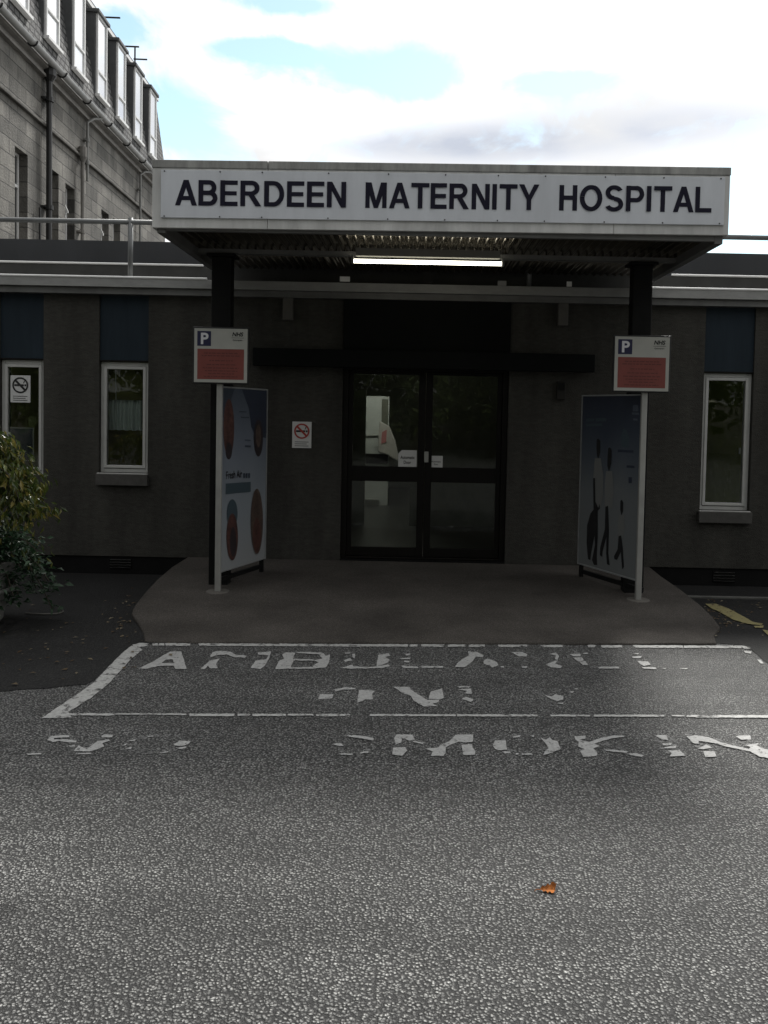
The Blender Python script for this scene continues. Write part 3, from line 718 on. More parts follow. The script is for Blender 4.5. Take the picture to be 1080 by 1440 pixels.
# door notices
def notice(name, label, cat, rc, Y, rows, mt='paper', dog=None):
    x0, x1, z0, z1 = rect(*rc, Y)
    t = thing(name, label, cat, ((x0 + x1) / 2, Y, (z0 + z1) / 2))
    pts = [(x0, Y, z0), (x1, Y, z0), (x1, Y, z1), (x0 + (dog or 0), Y, z1)] + ([(x0, Y, z1 - dog)] if dog else [])
    s = MB().prism(pts, (0, -.003, 0)).build('sheet', M[mt], loc=t.location); s.parent = t; s.location = (0, 0, 0)
    k = MB(); h = z1 - z0; w = x1 - x0
    for (txt, u0, u1, v0, v1, sh) in rows:
        add_text(k, txt, (x0, Y - .003, z0), (1, 0, 0), (0, 0, 1), (0, -1, 0), u0 * w, u1 * w, v0 * h, v1 * h, .001, .02)
    o = k.build('lettering', M['ink'], loc=t.location); o.parent = t; o.location = (0, 0, 0)
    return t
notice('door_notice', 'larger white Automatic Door notice with a folded corner on the left door', 'notice', (560, 633, 586, 659), yd + .018, [('Automatic', .12, .88, .52, .70, 0), ('Door', .3, .7, .25, .43, 0)], dog=.04)
notice('door_notice', 'smaller white Automatic Door notice on the right door beside the handle', 'notice', (604, 641, 622.5, 659.5), yd + .018, [('Automatic', .14, .86, .5, .62, 0), ('Door', .35, .65, .3, .42, 0)])

def disc(mb, c, rx, rz, y, n=28, inner=0.0):
    if inner:
        vs = []
        for k in range(n):
            a = 2 * math.pi * k / n
            vs += [(c[0] + rx * math.cos(a), y, c[1] + rz * math.sin(a)), (c[0] + rx * inner * math.cos(a), y, c[1] + rz * inner * math.sin(a))]
        mb.add(vs, [(2 * k, 2 * ((k + 1) % n), 2 * ((k + 1) % n) + 1, 2 * k + 1) for k in range(n)])
    else:
        mb.face([(c[0] + rx * math.cos(2 * math.pi * k / n), y, c[1] + rz * math.sin(2 * math.pi * k / n)) for k in range(n)])
def no_smoking(label, rc, Y, ring, text_lines):
    x0, x1, z0, z1 = rect(*rc, Y); w, h = x1 - x0, z1 - z0
    t = thing('no_smoking_sign', label, 'sign', ((x0 + x1) / 2, Y, (z0 + z1) / 2))
    def put(mb, name, mt, bevel=0):
        o = mb.build(name, mt, loc=t.location, bevel=bevel); o.parent = t; o.location = (0, 0, 0)
    put(MB().box(x0, x1, Y - .006, Y, z0, z1), 'panel', M['paper'], .002)
    c = ((x0 + x1) / 2, z0 + h * .64); r = min(w * .40, h * .3)
    cig = MB(); y1 = Y - .0075
    cig.face([(c[0] - r * .75, y1, c[1] - r * .12), (c[0] + r * .45, y1, c[1] - r * .12), (c[0] + r * .45, y1, c[1] + r * .12), (c[0] - r * .75, y1, c[1] + r * .12)])
    cig.face([(c[0] + r * .52, y1, c[1] - r * .12), (c[0] + r * .75, y1, c[1] - r * .12), (c[0] + r * .75, y1, c[1] + r * .12), (c[0] + r * .52, y1, c[1] + r * .12)])
    cig.face([(c[0] + r * .35, y1, c[1] + r * .25), (c[0] + r * .45, y1, c[1] + r * .22), (c[0] + r * .6, y1, c[1] + r * .55), (c[0] + r * .5, y1, c[1] + r * .6)])
    for k in range(text_lines):
        zz = z0 + h * (.22 - .075 * k); cig.face([(x0 + w * .14, y1, zz), (x1 - w * (.14 + .1 * (k % 2)), y1, zz), (x1 - w * (.14 + .1 * (k % 2)), y1, zz + h * .022), (x0 + w * .14, y1, zz + h * .022)])
    put(cig, 'cigarette_symbol', M['ink'])
    rg = MB(); y2 = Y - .009
    disc(rg, c, r, r, y2, 32, .80)
    q = r * .86; e = r * .09; s2 = math.sqrt(.5)
    rg.face([(c[0] - q * s2 - e, y2 - .0004, c[1] + q * s2 - e), (c[0] - q * s2 + e, y2 - .0004, c[1] + q * s2 + e), (c[0] + q * s2 + e, y2 - .0004, c[1] - q * s2 + e), (c[0] + q * s2 - e, y2 - .0004, c[1] - q * s2 - e)])
    put(rg, 'prohibition_ring', M[ring])
    return t
no_smoking('white no smoking sign with a red ring on the dark wall left of the doors', (411, 593, 438, 630), YW - .012, 'redink', 3)
no_smoking('white no smoking notice with a black ring stuck in the far left window', (15, 528, 43, 566), YW + .058, 'ink', 3)
wp = rect(2, 601, 48, 648, YW + .09)
t = thing('window_poster', 'pale poster standing low in the far left window behind the shrub', 'poster', (wp[0], YW + .085, wp[2]))
o = MB().box(wp[0], wp[1], YW + .083, YW + .088, wp[2], wp[3]).build('border', M['signwhite'], loc=t.location); o.parent = t; o.location = (0, 0, 0)
o = MB().box(wp[0] + .012, wp[1] - .012, YW + .079, YW + .082, wp[2] + .012, wp[3] - .012).build('print', M['post_mid'], loc=t.location); o.parent = t; o.location = (0, 0, 0)

# net curtain in the second window
cr = rect(150, 561, 200, 605, YW + .2)
nc = MB(); K = 60
vs = []
for i in range(K + 1):
    x = cr[0] + (cr[1] - cr[0]) * i / K
    yy = YW + .2 + .022 * math.sin(i * .95) + .012 * math.sin(i * .41)
    vs += [(x, yy, cr[2] + .004 * math.sin(i * .5)), (x, yy * 1.0, cr[3])]
nc.add(vs, [(2 * i, 2 * i + 2, 2 * i + 3, 2 * i + 1) for i in range(K)])
t = thing('net_curtain', 'half-height white net curtain behind the second window', 'curtain', (cr[0], YW + .2, cr[3]))
o = nc.build('fabric', M['net'], loc=t.location, smooth=True); o.parent = t; o.location = (0, 0, 0)
o = MB().tube([(cr[0] - .04, YW + .2, cr[3]), (cr[1] + .04, YW + .2, cr[3])], .006, 8).build('curtain_rod', M['upvc'], loc=t.location); o.parent = t; o.location = (0, 0, 0)

bl_ = rect(148, 514, 202, 560, YW + .17)
t = thing('roller_blind', 'olive roller blind pulled halfway down in the second window above the net curtain', 'blind', (bl_[0], YW + .17, bl_[3]))
o = MB().box(bl_[0], bl_[1], YW + .165, YW + .168, bl_[2], bl_[3]).build('fabric', M['olive_blind'], loc=t.location); o.parent = t; o.location = (0, 0, 0)
o = MB().box(bl_[0], bl_[1], YW + .160, YW + .172, bl_[2] - .02, bl_[2] - .0005).build('bottom_bar', M['olive_blind'], loc=t.location); o.parent = t; o.location = (0, 0, 0)
o = MB().tube([(bl_[0] + .13, YW + .158, bl_[2] - .3), (bl_[0] + .12, YW + .158, bl_[3])], .004, 6).build('cord', M['paper'], loc=t.location); o.parent = t; o.location = (0, 0, 0)

# things in the hall
Yc = 14.2
c0, c1, cz0, cz1 = rect(503, 557, 546, 738, Yc)
t = thing('cabinet', 'tall white cabinet with glazed top seen through the left door', 'cabinet', ((c0 + c1) / 2, Yc, THR))
def put(mb, name, mt, bevel=0, smooth=False):
    o = mb.build(name, mt, loc=t.location, bevel=bevel, smooth=smooth); o.parent = t; o.location = (0, 0, 0); return o
put(MB().box(c0, c1, Yc, Yc + .4, THR, cz1), 'body', M['cabinet'], .004)
xq = c0 + (c1 - c0) * .70
za, zb2, zd = W(525, 612, Yc).z, W(525, 655, Yc).z, W(525, 702, Yc).z
put(MB().box(xq, xq + .02, Yc - .025, Yc - .001, THR + .1, cz1 - .02), 'upright', M['cabinet'])
put(MB().box(xq + .03, c1 - .02, Yc - .012, Yc - .002, W(540, 600, Yc).z, cz1 - .05), 'pane', M['lobby'])
put(MB().box(c0 + .02, xq - .005, Yc - .03, Yc - .001, za - .012, za + .012), 'shelf', M['paper'])
put(MB().box(c0 + .01, c1 - .005, Yc - .03, Yc - .001, W(525, 652, Yc).z, W(525, 638, Yc).z), 'drawer', M['frame_dark'])
put(MB().box(c0 + .02, xq + .01, Yc - .04, Yc - .001, zd - .012, zd + .012), 'shelf', M['paper'])
t = thing('coat', 'pale coat with a pink patch hanging beside the white cabinet', 'coat', W(547, 590, Yc - .2))
cp = [(534, 592), (548, 600), (556, 620), (562, 650), (552, 645), (545, 640), (532, 636), (532, 612)]
put(MB().prism([W(x, y, Yc - .25) for x, y in cp], (0, .1, 0)), 'cloth', M['cloth'], .02)
put(MB().prism([W(x, y, Yc - .262) for x, y in ((537, 608), (544, 604), (543, 622), (536, 624))], (0, .009, 0)), 'scarf', M['pink'])
t = thing('ceiling_light', 'dim strip light on the lobby ceiling just inside the doors', 'light', (.3, 10.5, zc))
l_ = rect(556, 521, 670, 529, 10.3)
put(MB().box(l_[0], l_[1], 10.3, 10.5, zc - .10, zc - .002), 'body', M['batten'])
put(MB().box(l_[0] + .02, l_[1] - .02, 10.32, 10.48, zc - .125, zc - .101), 'diffuser', M['ceil_light'])
t = thing('ceiling_light', 'bright unseen hall light added to brighten the white cabinet', 'light', (-.6, 13.0, zc))  # unseen lamp, added so the hall and cabinet come out bright
put(MB().box(-1.0, -.2, 12.9, 13.1, zc - .06, zc - .002), 'body', M['batten'])
put(MB().box(-.98, -.22, 12.92, 13.08, zc - .08, zc - .061), 'diffuser', M['added_hall_light'])

# ------------------------------------------------------------------ canopy
YF = 6.71
zs = 1.75 + 1.493                                    # underside of the corrugated sheets
fl_, fr_ = W(214, 272, YF), W(1026, 283, YF)
cxm = (fl_.x + fr_.x) / 2
CA = thing('entrance_canopy', 'white-fronted porch canopy on two dark posts over the doors', 'canopy', (cxm, 7.8, 0))
def cput(mb, name, mt, parent=None, bevel=0, smooth=False):
    o = mb.build(name, mt, bevel=bevel, smooth=smooth)
    o.parent = parent or CA
    if not parent: o.matrix_parent_inverse = Matrix.Translation(-CA.location)
    return o
bpy.context.view_layer.update()
x0, x1 = fl_.x, fr_.x
zl0, zl1 = W(214, 320, YF).z, W(217, 224.5, YF).z
zr0, zr1 = W(1024, 331, YF).z, W(1027, 235.5, YF).z
def fz(x, v):                                        # height on the front board, v = 0 bottom .. 1 top
    s = (x - x0) / (x1 - x0)
    return (zl0 + (zr0 - zl0) * s) * (1 - v) + (zl1 + (zr1 - zl1) * s) * v
Yrear = 8.84
def slope_box(mb, xa, xb, ya, yb, va, vb):
    mb.add([(x, y, fz(x, v)) for v in (va, vb) for y in (ya, yb) for x in (xa, xb)], [(0, 2, 3, 1), (4, 5, 7, 6), (0, 1, 5, 4), (2, 6, 7, 3), (0, 4, 6, 2), (1, 3, 7, 5)]); return mb
xj = W(376, 310, YF).x
fb = MB(); slope_box(fb, x0, xj - .0015, YF, YF + .03, 0, .88); slope_box(fb, xj + .0015, W(863, 320, YF).x, YF, YF + .03, 0, .88); slope_box(fb, W(863, 320, YF).x + .003, x1, YF, YF + .03, 0, .88)
cput(fb, 'front_board', M['white'], bevel=.004)
tf = MB(); slope_box(tf, x0 - .004, xj - .002, YF - .008, YF + .05, .882, 1); slope_box(tf, xj + .002, x1 + .004, YF - .008, YF + .05, .882, 1)
cput(tf, 'top_flashing', M['whitetop'], bevel=.006)
cput(MB().box(x0, x0 + .03, YF + .031, Yrear, fz(x0, 0) + .0, fz(x0, 1) - .03), 'side_board', M['white'])
cput(MB().box(x1 - .03, x1, YF + .031, Yrear, fz(x1, 0) + .0, fz(x1, 1) - .03), 'side_board', M['white'])
# edge beams under the sides
for xa, xb in ((x0 + .032, x0 + .10), (x1 - .10, x1 - .032)):
    cput(MB().box(xa, xb, YF + .032, Yrear, zs - .07, zs + .04), 'edge_beam', M['edge'], bevel=.004)
cput(MB().box(x0 + .1, x1 - .1, YF + .032, YF + .07, zs - .05, zs + .05), 'edge_beam', M['edge'], bevel=.004)
# corrugated sheet, ridges running front to back
sh = MB(); n = 900; amp = .012; pitch = .076
vs = []
for i in range(n + 1):
    x = x0 + .1 + (x1 - x0 - .2) * i / n
    z = zs + .02 + amp * math.sin(2 * math.pi * x / pitch)
    vs += [(x, YF + .07, z), (x, Yrear + .0, z)]
sh.add(vs, [(2 * i, 2 * i + 2, 2 * i + 3, 2 * i + 1) for i in range(n)])
cput(sh, 'corrugated_sheet', M['soffit'], smooth=True)
cput(MB().box(x0 + .031, x1 - .031, YF + .055, Yrear - .001, zs + .24, zs + .40).box(x0 + .031, x1 - .031, Yrear, 9.9, zs + .20, zs + .40), 'roof', M['upstand'])
# purlin
cput(MB().box(x0 + .1, x1 - .1, 7.72, 7.80, zs - .04, zs + .0), 'purlin', M['edge'])
# steel posts
for px, py in ((314, 353), (902.5, 365)):
    p = W(px, py, 7.8)
    po = cput(MB().box(p.x - .092, p.x + .092, 7.73, 7.87, az(7.8) - .02, zs - .07), 'post', M['steel'], bevel=.008)
    cput(MB().box(p.x - .13, p.x + .13, 7.69, 7.91, zs - .07, zs - .045), 'head_plate', M['steel'], po)
# rear bearer box seen at the wall
b_ = W(601, 397, 8.82); cput(MB().box(b_.x - .05, b_.x + .05, 8.80, 8.842, zs - .11, zs + .01), 'bracket', M['steel'])

# name sign
SG = thing('name_sign', 'long white sign reading ABERDEEN MATERNITY HOSPITAL across the canopy front', 'sign', (cxm, YF - .01, zs + .1))
def sput(mb, name, mt, bevel=0):
    o = mb.build(name, mt, bevel=bevel); o.parent = SG; o.matrix_parent_inverse = Matrix.Translation(-SG.location); return o
bpy.context.view_layer.update()
sx0, sx1 = W(227, 270, YF).x, W(1018, 282, YF).x
YS = YF - .016
pb = MB(); slope_box(pb, sx0, sx1, YS, YF - .001, .145, .845)
sput(pb, 'panel', M['panel'], .002)
for word, pa, pb_ in (('ABERDEEN', 247, 487), ('MATERNITY', 514, 756), ('HOSPITAL', 786, 998)):
    xa, xb = W(pa, 280, YF).x, W(pb_, 280, YF).x
    def wz(v): return .325 + v * .375
    ltr = MB()
    for i_, poly in enumerate(block_text(word)): ltr.face([(xa + (xb - xa) * v[0], YS - .002 - .00025 * (i_ % 24), fz(xa + (xb - xa) * v[0], wz(v[1]))) for v in poly])
    sput(ltr, 'word', M['navy'])
scw = MB()
for px in (232, 310, 369, 462, 546, 626, 700, 766, 850, 932, 1012):
    for v in (.165, .825):
        x = W(px, 275, YF).x; c = (x, fz(x, v)); k = 8
        scw.prism([(c[0] + .006 * math.cos(2 * math.pi * i / k), YS - .004, c[1] + .006 * math.sin(2 * math.pi * i / k)) for i in range(k)], (0, .004, 0))
sput(scw, 'screw', M['iron'])

# fluorescent light
t = thing('fluorescent_light', 'lit white fluorescent tube under the canopy soffit', 'light', W(601, 366, 7.55))
lx0, lx1 = W(497, 367, 7.55).x, W(706, 370, 7.55).x
lz = W(601, 369, 7.55).z
put(MB().box(lx0 + .02, lx1 - .02, 7.53, 7.60, lz + .045, zs - .002), 'batten', M['batten'], .004)
put(MB().tube([(lx0, 7.55, lz), (lx1, 7.55, lz)], .019, 14), 'tube', M['tubelight'], smooth=True)
for xx in (lx0 - .008, lx1 + .008): put(MB().box(xx - .012, xx + .012, 7.52, 7.59, lz - .024, lz + .05), 'end_cap', M['batten'], .004)

# ------------------------------------------------------------------ parking signs and boards
def parking_sign(label, rc, Y, pxb, group):
    x0, x1, z0, z1 = rect(*rc, Y); w, h = x1 - x0, z1 - z0
    b = G(pxb[0], pxb[1], az(7.45)); xp = (W(pxb[2], pxb[3], Y).x + W(pxb[0], pxb[1], Y + .03).x) / 2
    t = thing('parking_sign', label, 'sign', (xp, Y, az(Y)), 0, group)
    def q(mb, name, mt, bevel=0, parent=None, smooth=False):
        o = mb.build(name, mt, loc=t.location, bevel=bevel, smooth=smooth); o.parent = parent or t; o.location = (0, 0, 0); return o
    q(MB().box(xp - .026, xp + .026, Y + .03, Y + .075, az(Y) - .03, z1 - .05), 'post', M['post'], .006)
    q(MB().tube([(xp, Y + .05, az(Y) - .02), (xp, Y + .05, az(Y) + .006)], [.13, .10], 20), 'footing', M['footing'])
    pn_ = q(MB().box(x0, x1, Y, Y + .028, z0, z1), 'panel', M['signedge'], .006)
    q(MB().box(x0 + .014, x1 - .014, Y - .002, Y - .0002, z0 + .014, z1 - .014), 'face', M['signwhite'], 0, pn_)
    y1 = Y - .0035
    def R_(u0, u1, v0, v1): return [(x0 + u0 * w, y1, z0 + v0 * h), (x0 + u1 * w, y1, z0 + v0 * h), (x0 + u1 * w, y1, z0 + v1 * h), (x0 + u0 * w, y1, z0 + v1 * h)]
    q(MB().face(R_(.085, .915, .08, .615)), 'red_field', M['signred'], 0, pn_)
    q(MB().face(R_(.08, .325, .665, .925)), 'blue_square', M['signblue'], 0, pn_)
    k = MB(); vs, fs = text_pts('P', .03)
    k.add([(x0 + w * (.145 + .135 * v[0]), y1 - .0015, z0 + h * (.695 + .20 * v[1])) for v in vs], fs); q(k, 'letter', M['signp'], 0, pn_)
    k = MB(); vs, fs = text_pts('NHS', .035, shear=.2)
    k.add([(x0 + w * (.70 + .20 * v[0]), y1, z0 + h * (.84 + .075 * v[1])) for v in vs], fs)
    k.face(R_(.69, .91, .812, .818))
    vs, fs = text_pts('Grampian', .01)
    k.add([(x0 + w * (.71 + .17 * v[0]), y1, z0 + h * (.755 + .035 * v[1])) for v in vs], fs); q(k, 'health_service_logo', M['ink'], 0, pn_)
    k = MB()
    y1 -= .001
    for u0, u1, v in ((.20, .80, .53), (.16, .84, .485), (.30, .72, .40), (.25, .78, .33), (.18, .82, .27), (.22, .80, .22), (.28, .74, .17), (.2, .8, .12)):
        u = u0
        while u < u1:
            e = min(u1, u + random.uniform(.03, .09)); k.face(R_(u, e, v, v + .02)); u = e + .014
    q(k, 'small_print', M['signtext'], 0, pn_)
    return t, xp
PS_L, xpl = parking_sign('white and red parking sign on a post by the poster with round photographs', (271, 460, 350, 540), 7.45, (303, 826, 310, 541), 'parking signs either side of the doors')
PS_R, xpr = parking_sign('white and red parking sign on a post by the poster of a walking family', (862, 471.5, 943, 552), 7.45, (898.5, 836, 908, 553), 'parking signs either side of the doors')

class Board:
    def __init__(s, label, Pout, Pin, z0, z1, base):
        s.t = thing('information_board', label, 'notice board', (Pout.x, Pout.y, z0), 0, 'poster boards beside the doors')
        s.P = Vector((Pout.x, Pout.y, 0)); d = Vector((Pin.x - Pout.x, Pin.y - Pout.y, 0)); s.len = d.length; s.d = d.normalized()
        n = Vector((-s.d.y, s.d.x, 0))
        if n.dot(EYE - s.P) < 0: n = -n
        s.n = n; s.z0, s.z1 = z0, z1
        c = [s.P + s.d * a + Vector((0, 0, z)) for a, z in ((0, z0), (s.len, z0), (s.len, z1), (0, z1))]
        s.panel = s.q(MB().prism(c, -n * .035), 'panel', base)
        e = .014
        fr = MB()
        for a0, a1, b0, b1 in ((0, s.len, z0, z0 + e), (0, s.len, z1 - e, z1), (0, e, z0 + e, z1 - e), (s.len - e, s.len, z0 + e, z1 - e)):
            fr.prism([s.P + s.d * a + Vector((0, 0, z)) + n * .0005 for a, z in ((a0, b0), (a1, b0), (a1, b1), (a0, b1))], n * .008)
        s.q(fr, 'frame', M['boardback'])
        p = s.P + s.d * (s.len - .02) - n * .03
        s.q(MB().box(p.x - .02, p.x + .02, p.y - .02, p.y + .02, az(p.y) - .02, z1), 'post', M['steel'])
        p = s.P + s.d * (s.len * .5)
        s.q(MB().prism([s.P + s.d * a - n * .03 + Vector((0, 0, z)) for a, z in ((.0, z0 - .10), (s.len, z0 - .10), (s.len, z0 - .06), (.0, z0 - .06))], -n * .03), 'rail', M['steel'])
        s.k = 0
    def q(s, mb, name, mt, parent=None):
        o = mb.build(name, mt, loc=s.t.location); o.parent = parent or s.t; o.location = (0, 0, 0); return o
    def uv(s, px, py):
        p = PL(px, py, s.P, s.n); return (p - s.P).dot(s.d), p.z
    def at(s, a, z, lift): 
        a = max(.016, min(s.len - .016, a)); z = max(s.z0 + .016, min(s.z1 - .016, z))
        return s.P + s.d * a + Vector((0, 0, z)) + s.n * lift
    def poly(s, name, px, mt):
        s.k += 1
        return s.q(MB().face([s.at(*s.uv(*p), .001 + s.k * .0004) for p in px]), name, mt, s.panel)
    def polys(s, name, pxs, mt):
        s.k += 1; mb = MB()
        for px in pxs: mb.face([s.at(*s.uv(*p), .001 + s.k * .0004) for p in px])
        return s.q(mb, name, mt, s.panel)
    def ell(s, name, cx, cy, rx, ry, mt, n=32):
        return s.poly(name, [(cx + rx * math.cos(2 * math.pi * i / n), cy + ry * math.sin(2 * math.pi * i / n)) for i in range(n)], mt)
    def text(s, name, txt, x0, x1, y0, y1, mt, off=.015):
        s.k += 1
        a0, zt = s.uv(x0, y0); a1, zb = s.uv(x1, y1)
        a0, zb0 = s.uv(x0, y1)
        vs, fs = text_pts(txt, off)
        fl = [(v[0], v[1]) for v in vs]
        return s.q(MB().add([s.at(a0 + (a1 - a0) * u, zb0 + (zt - zb0) * v, .001 + s.k * .0004) for u, v in fl], fs), name, mt, s.panel)
Yo = 7.52
def fade(name, za_, zb_, stops):
    m_, N_m, L_m, P_m = nt(name)
    g_ = N_m.new('ShaderNodeNewGeometry'); s_ = N_m.new('ShaderNodeSeparateXYZ'); L_m.new(g_.outputs['Position'], s_.inputs[0])
    n_ = N_m.new('ShaderNodeTexNoise'); n_.inputs['Scale'].default_value = 2.2; n_.inputs['Detail'].default_value = 5
    a_ = N_m.new('ShaderNodeMath'); a_.operation = 'MULTIPLY_ADD'; a_.inputs[1].default_value = .35; L_m.new(n_.outputs[0], a_.inputs[0]); L_m.new(s_.outputs['Z'], a_.inputs[2])
    r_ = N_m.new('ShaderNodeMapRange'); r_.inputs[1].default_value = za_ + .17; r_.inputs[2].default_value = zb_ + .17; L_m.new(a_.outputs[0], r_.inputs[0])
    c_ = N_m.new('ShaderNodeValToRGB'); L_m.new(r_.outputs[0], c_.inputs[0]); e_ = c_.color_ramp.elements
    while len(e_) < len(stops): e_.new(.5)
    for q_, (p_, k_) in zip(e_, stops): q_.position = p_; q_.color = (*k_, 1)
    L_m.new(c_.outputs[0], P_m.inputs['Base Color']); P_m.inputs['Roughness'].default_value = .45
    return m_
M['post_l'] = fade('pale blue fading poster print', W(308, 806, Yo).z, W(309, 543, Yo).z, ((0, (.27, .28, .285)), (.35, (.22, .245, .27)), (.7, (.13, .15, .185)), (1, (.06, .075, .10))))
BL = Board('poster board with round photographs of faces on pale blue left of the doors', W(308.5, 700, Yo), W(374, 700, Yo / .905), W(308, 806, Yo).z, W(309, 543, Yo).z, M['post_l'])
BL.poly('dark_corner', [(340, 546), (350, 575), (353, 600), (358, 612), (378, 616), (378, 545)], M['post_navy'])
BL.poly('photograph', [(309, 543), (330, 545), (316, 585), (309, 590)], M['post_mid'])
BL.ell('photograph', 321.5, 602, 7.6, 41, M['post_red'])
BL.ell('photograph', 321.5, 634, 4.5, 12, M['post_dark'])
BL.ell('photograph', 363, 616, 6.5, 26, M['post_dark'])
BL.ell('photograph', 363, 613, 3.6, 16, M['post_brown'])
BL.text('slogan', 'Fresh Air', 317.5, 340, 663, 674, M['ink'])
BL.polys('slogan', [[(x, 665.5), (x + 2.6, 665), (x + 2.6, 672), (x, 672.5)] for x in (341.5, 345, 348.5)], M['post_mid'])
BL.polys('small_print', [[(336, 578), (346, 578.5), (346, 580), (336, 579.5)], [(338, 586), (350, 586.5), (350, 588), (338, 587.5)], [(344, 618), (352, 618.3), (352, 620), (344, 619.6)], [(344, 626), (352, 626.3), (352, 629), (344, 628.6)]], M['post_mid'])
BL.poly('banner', [(317, 680), (352, 677.5), (352, 691.5), (317, 695)], M['post_teal'])
BL.ell('photograph', 326, 722, 7.5, 20, M['post_teal'])
BL.ell('photograph', 326, 755, 8, 33, M['post_red'])
BL.ell('photograph', 327, 762, 4.5, 21, M['post_dark'])
BL.ell('photograph', 360.5, 733, 8.5, 46, M['post_brown'])
BL.ell('photograph', 360.5, 752, 5.5, 24, M['post_red'])

Yo2 = 7.52
_zt, _zb = W(903, 554, Yo2).z, W(899, 818, Yo2).z
M['post_r'] = fade('night-blue fading poster print', _zb, _zt, ((0, (.15, .16, .16)), (.45, (.13, .142, .148)), (.64, (.070, .084, .104)), (.82, (.036, .046, .068)), (1, (.020, .025, .042))))
BR = Board('poster board of a family walking under a dark blue sky right of the doors', W(902, 700, Yo2), W(815, 700, Yo2 / .8977), W(899, 818, Yo2).z, W(903, 554, Yo2).z, M['post_r'])
Z3 = lambda pts: [(780 + x / 3.6, 450 + y / 3.6) for x, y in pts]
BR.polys('emblem', [Z3([(398, 430), (422, 430), (425, 462), (396, 462)]), Z3([(392, 468), (428, 470), (428, 480), (392, 478)]), Z3([(398, 498), (420, 500), (420, 510), (398, 508)])], M['post_l'])
BR.polys('headline', [Z3([(160, 500), (200, 498), (200, 512), (160, 514)]), Z3([(208, 498), (262, 496), (262, 512), (208, 514)]), Z3([(160, 525), (240, 524), (240, 536), (160, 538)])], M['post_teal'])
BR.polys('emblem', [Z3([(335, 590), (350, 548), (368, 560), (380, 600), (376, 650), (340, 640)])], M['post_teal'])
BR.polys('small_print', [Z3([(320, 655), (400, 660), (400, 672), (320, 668)]), Z3([(365, 735), (405, 738), (405, 750), (365, 747)]), Z3([(375, 795), (392, 796), (392, 826), (375, 825)])], M['post_navy'])
BR.polys('printed_figure', [Z3([(205, 700), (235, 700), (248, 790), (245, 900), (230, 960), (200, 960), (196, 800)]), Z3([(262, 765), (292, 765), (300, 860), (292, 950), (255, 950), (255, 830)]), Z3([(328, 985), (350, 985), (356, 1050), (348, 1100), (322, 1100), (320, 1030)])], M['post_pale'])
BR.polys('printed_figure', [Z3([(214, 605), (222, 600), (232, 612), (232, 668), (222, 702), (216, 690), (213, 640)]), Z3([(272, 650), (282, 644), (290, 660), (288, 725), (276, 768), (268, 740), (269, 690)]), Z3([(334, 915), (342, 910), (349, 925), (347, 970), (340, 990), (333, 960)]),
  Z3([(196, 800), (206, 800), (208, 920), (222, 950), (228, 930), (231, 955), (219, 965), (219, 1100), (214, 1200), (216, 1240), (200, 1240), (190, 1215), (205, 1140), (203, 1090), (186, 1180), (182, 1215), (170, 1210), (163, 1130), (165, 1040), (182, 980), (198, 960)]),
  Z3([(258, 945), (272, 940), (276, 1060), (273, 1180), (280, 1242), (266, 1236), (262, 1180), (263, 1100), (244, 1170), (242, 1200), (230, 1190), (232, 1150), (255, 1060)]),
  Z3([(325, 1095), (338, 1090), (346, 1150), (352, 1250), (343, 1262), (336, 1175), (316, 1215), (303, 1210), (302, 1195), (320, 1160)])], M['ink'])

# small box right of the doors
r_ = rect(783, 536, 795, 562, YW - .04)
t = thing('entry_box', 'small dark box on the wall between the doors and the family poster', 'wall box', ((r_[0] + r_[1]) / 2, YW, r_[2]))
put(MB().box(r_[0], r_[1], YW - .05, YW - .001, r_[2], r_[3]), 'body', M['entrybox'], .006)
put(MB().box(r_[0] + .012, r_[1] - .012, YW - .054, YW - .0505, r_[2] + .1, r_[3] - .02), 'cover', M['steel'])

# ------------------------------------------------------------------ roof railings
def railing(label, rail_px, posts, x_end):
    Y = 8.95
    a, b = rail_px
    pa, pb_ = W(a[0], a[1], Y), W(b[0], b[1], Y)
    if x_end is not None:
        s = (x_end - pa.x) / (pb_.x - pa.x); pe = pa + (pb_ - pa) * s
        if x_end < pa.x: pa = pe
        else: pb_ = pe
    t = thing('roof_railing', label, 'railing', ((pa.x + pb_.x) / 2, Y, zf1))
    def q(mb, name): 
        o = mb.build(name, M['pipe'], loc=t.location, smooth=True); o.parent = t; o.location = (0, 0, 0)
    zm = (pa.z + pb_.z) / 2
    q(MB().tube([(pa.x, Y, zm), (pb_.x, Y, zm)], .027, 12), 'handrail')
    for x in posts:
        q(MB().tube([(x, Y, zf1 - .005), (x, Y, zm + .045)], .027, 12), 'upright')
railing('grey tube railing on the flat roof in front of the granite building', ((0, 309), (225, 314)), [W(183.5, 340, 8.95).x, -7.0, -5.3], -8.5)
railing('grey tube railing against open sky on the flat roof right of the canopy', ((1000, 327), (1080, 330)), [5.9, 7.6, 1.2], 8.5)

# ------------------------------------------------------------------ granite building
dirv = ray(530, 590); dirv = Vector((dirv.x, dirv.y, 0)).normalized()
nrm = Vector((dirv.y, -dirv.x, 0))
q0 = ray(0, 100); Q = EYE + q0 * (21.5 / q0.y); Q.z = 0
GB = thing('granite_building', 'tall granite building with slated mansard roof and a row of dormers', 'building', Q)
GB.rotation_euler = (0, 0, math.atan2(nrm.y, nrm.x))
def S(px, py, off=0.0):
    p = PL(px, py, Q + nrm * off, nrm) - Q; return p.dot(dirv), p.z
def gb(mb, name, mt, parent=None, bevel=0, smooth=False):
    o = mb.build(name, mt, bevel=bevel, smooth=smooth); o.parent = parent or GB; return o
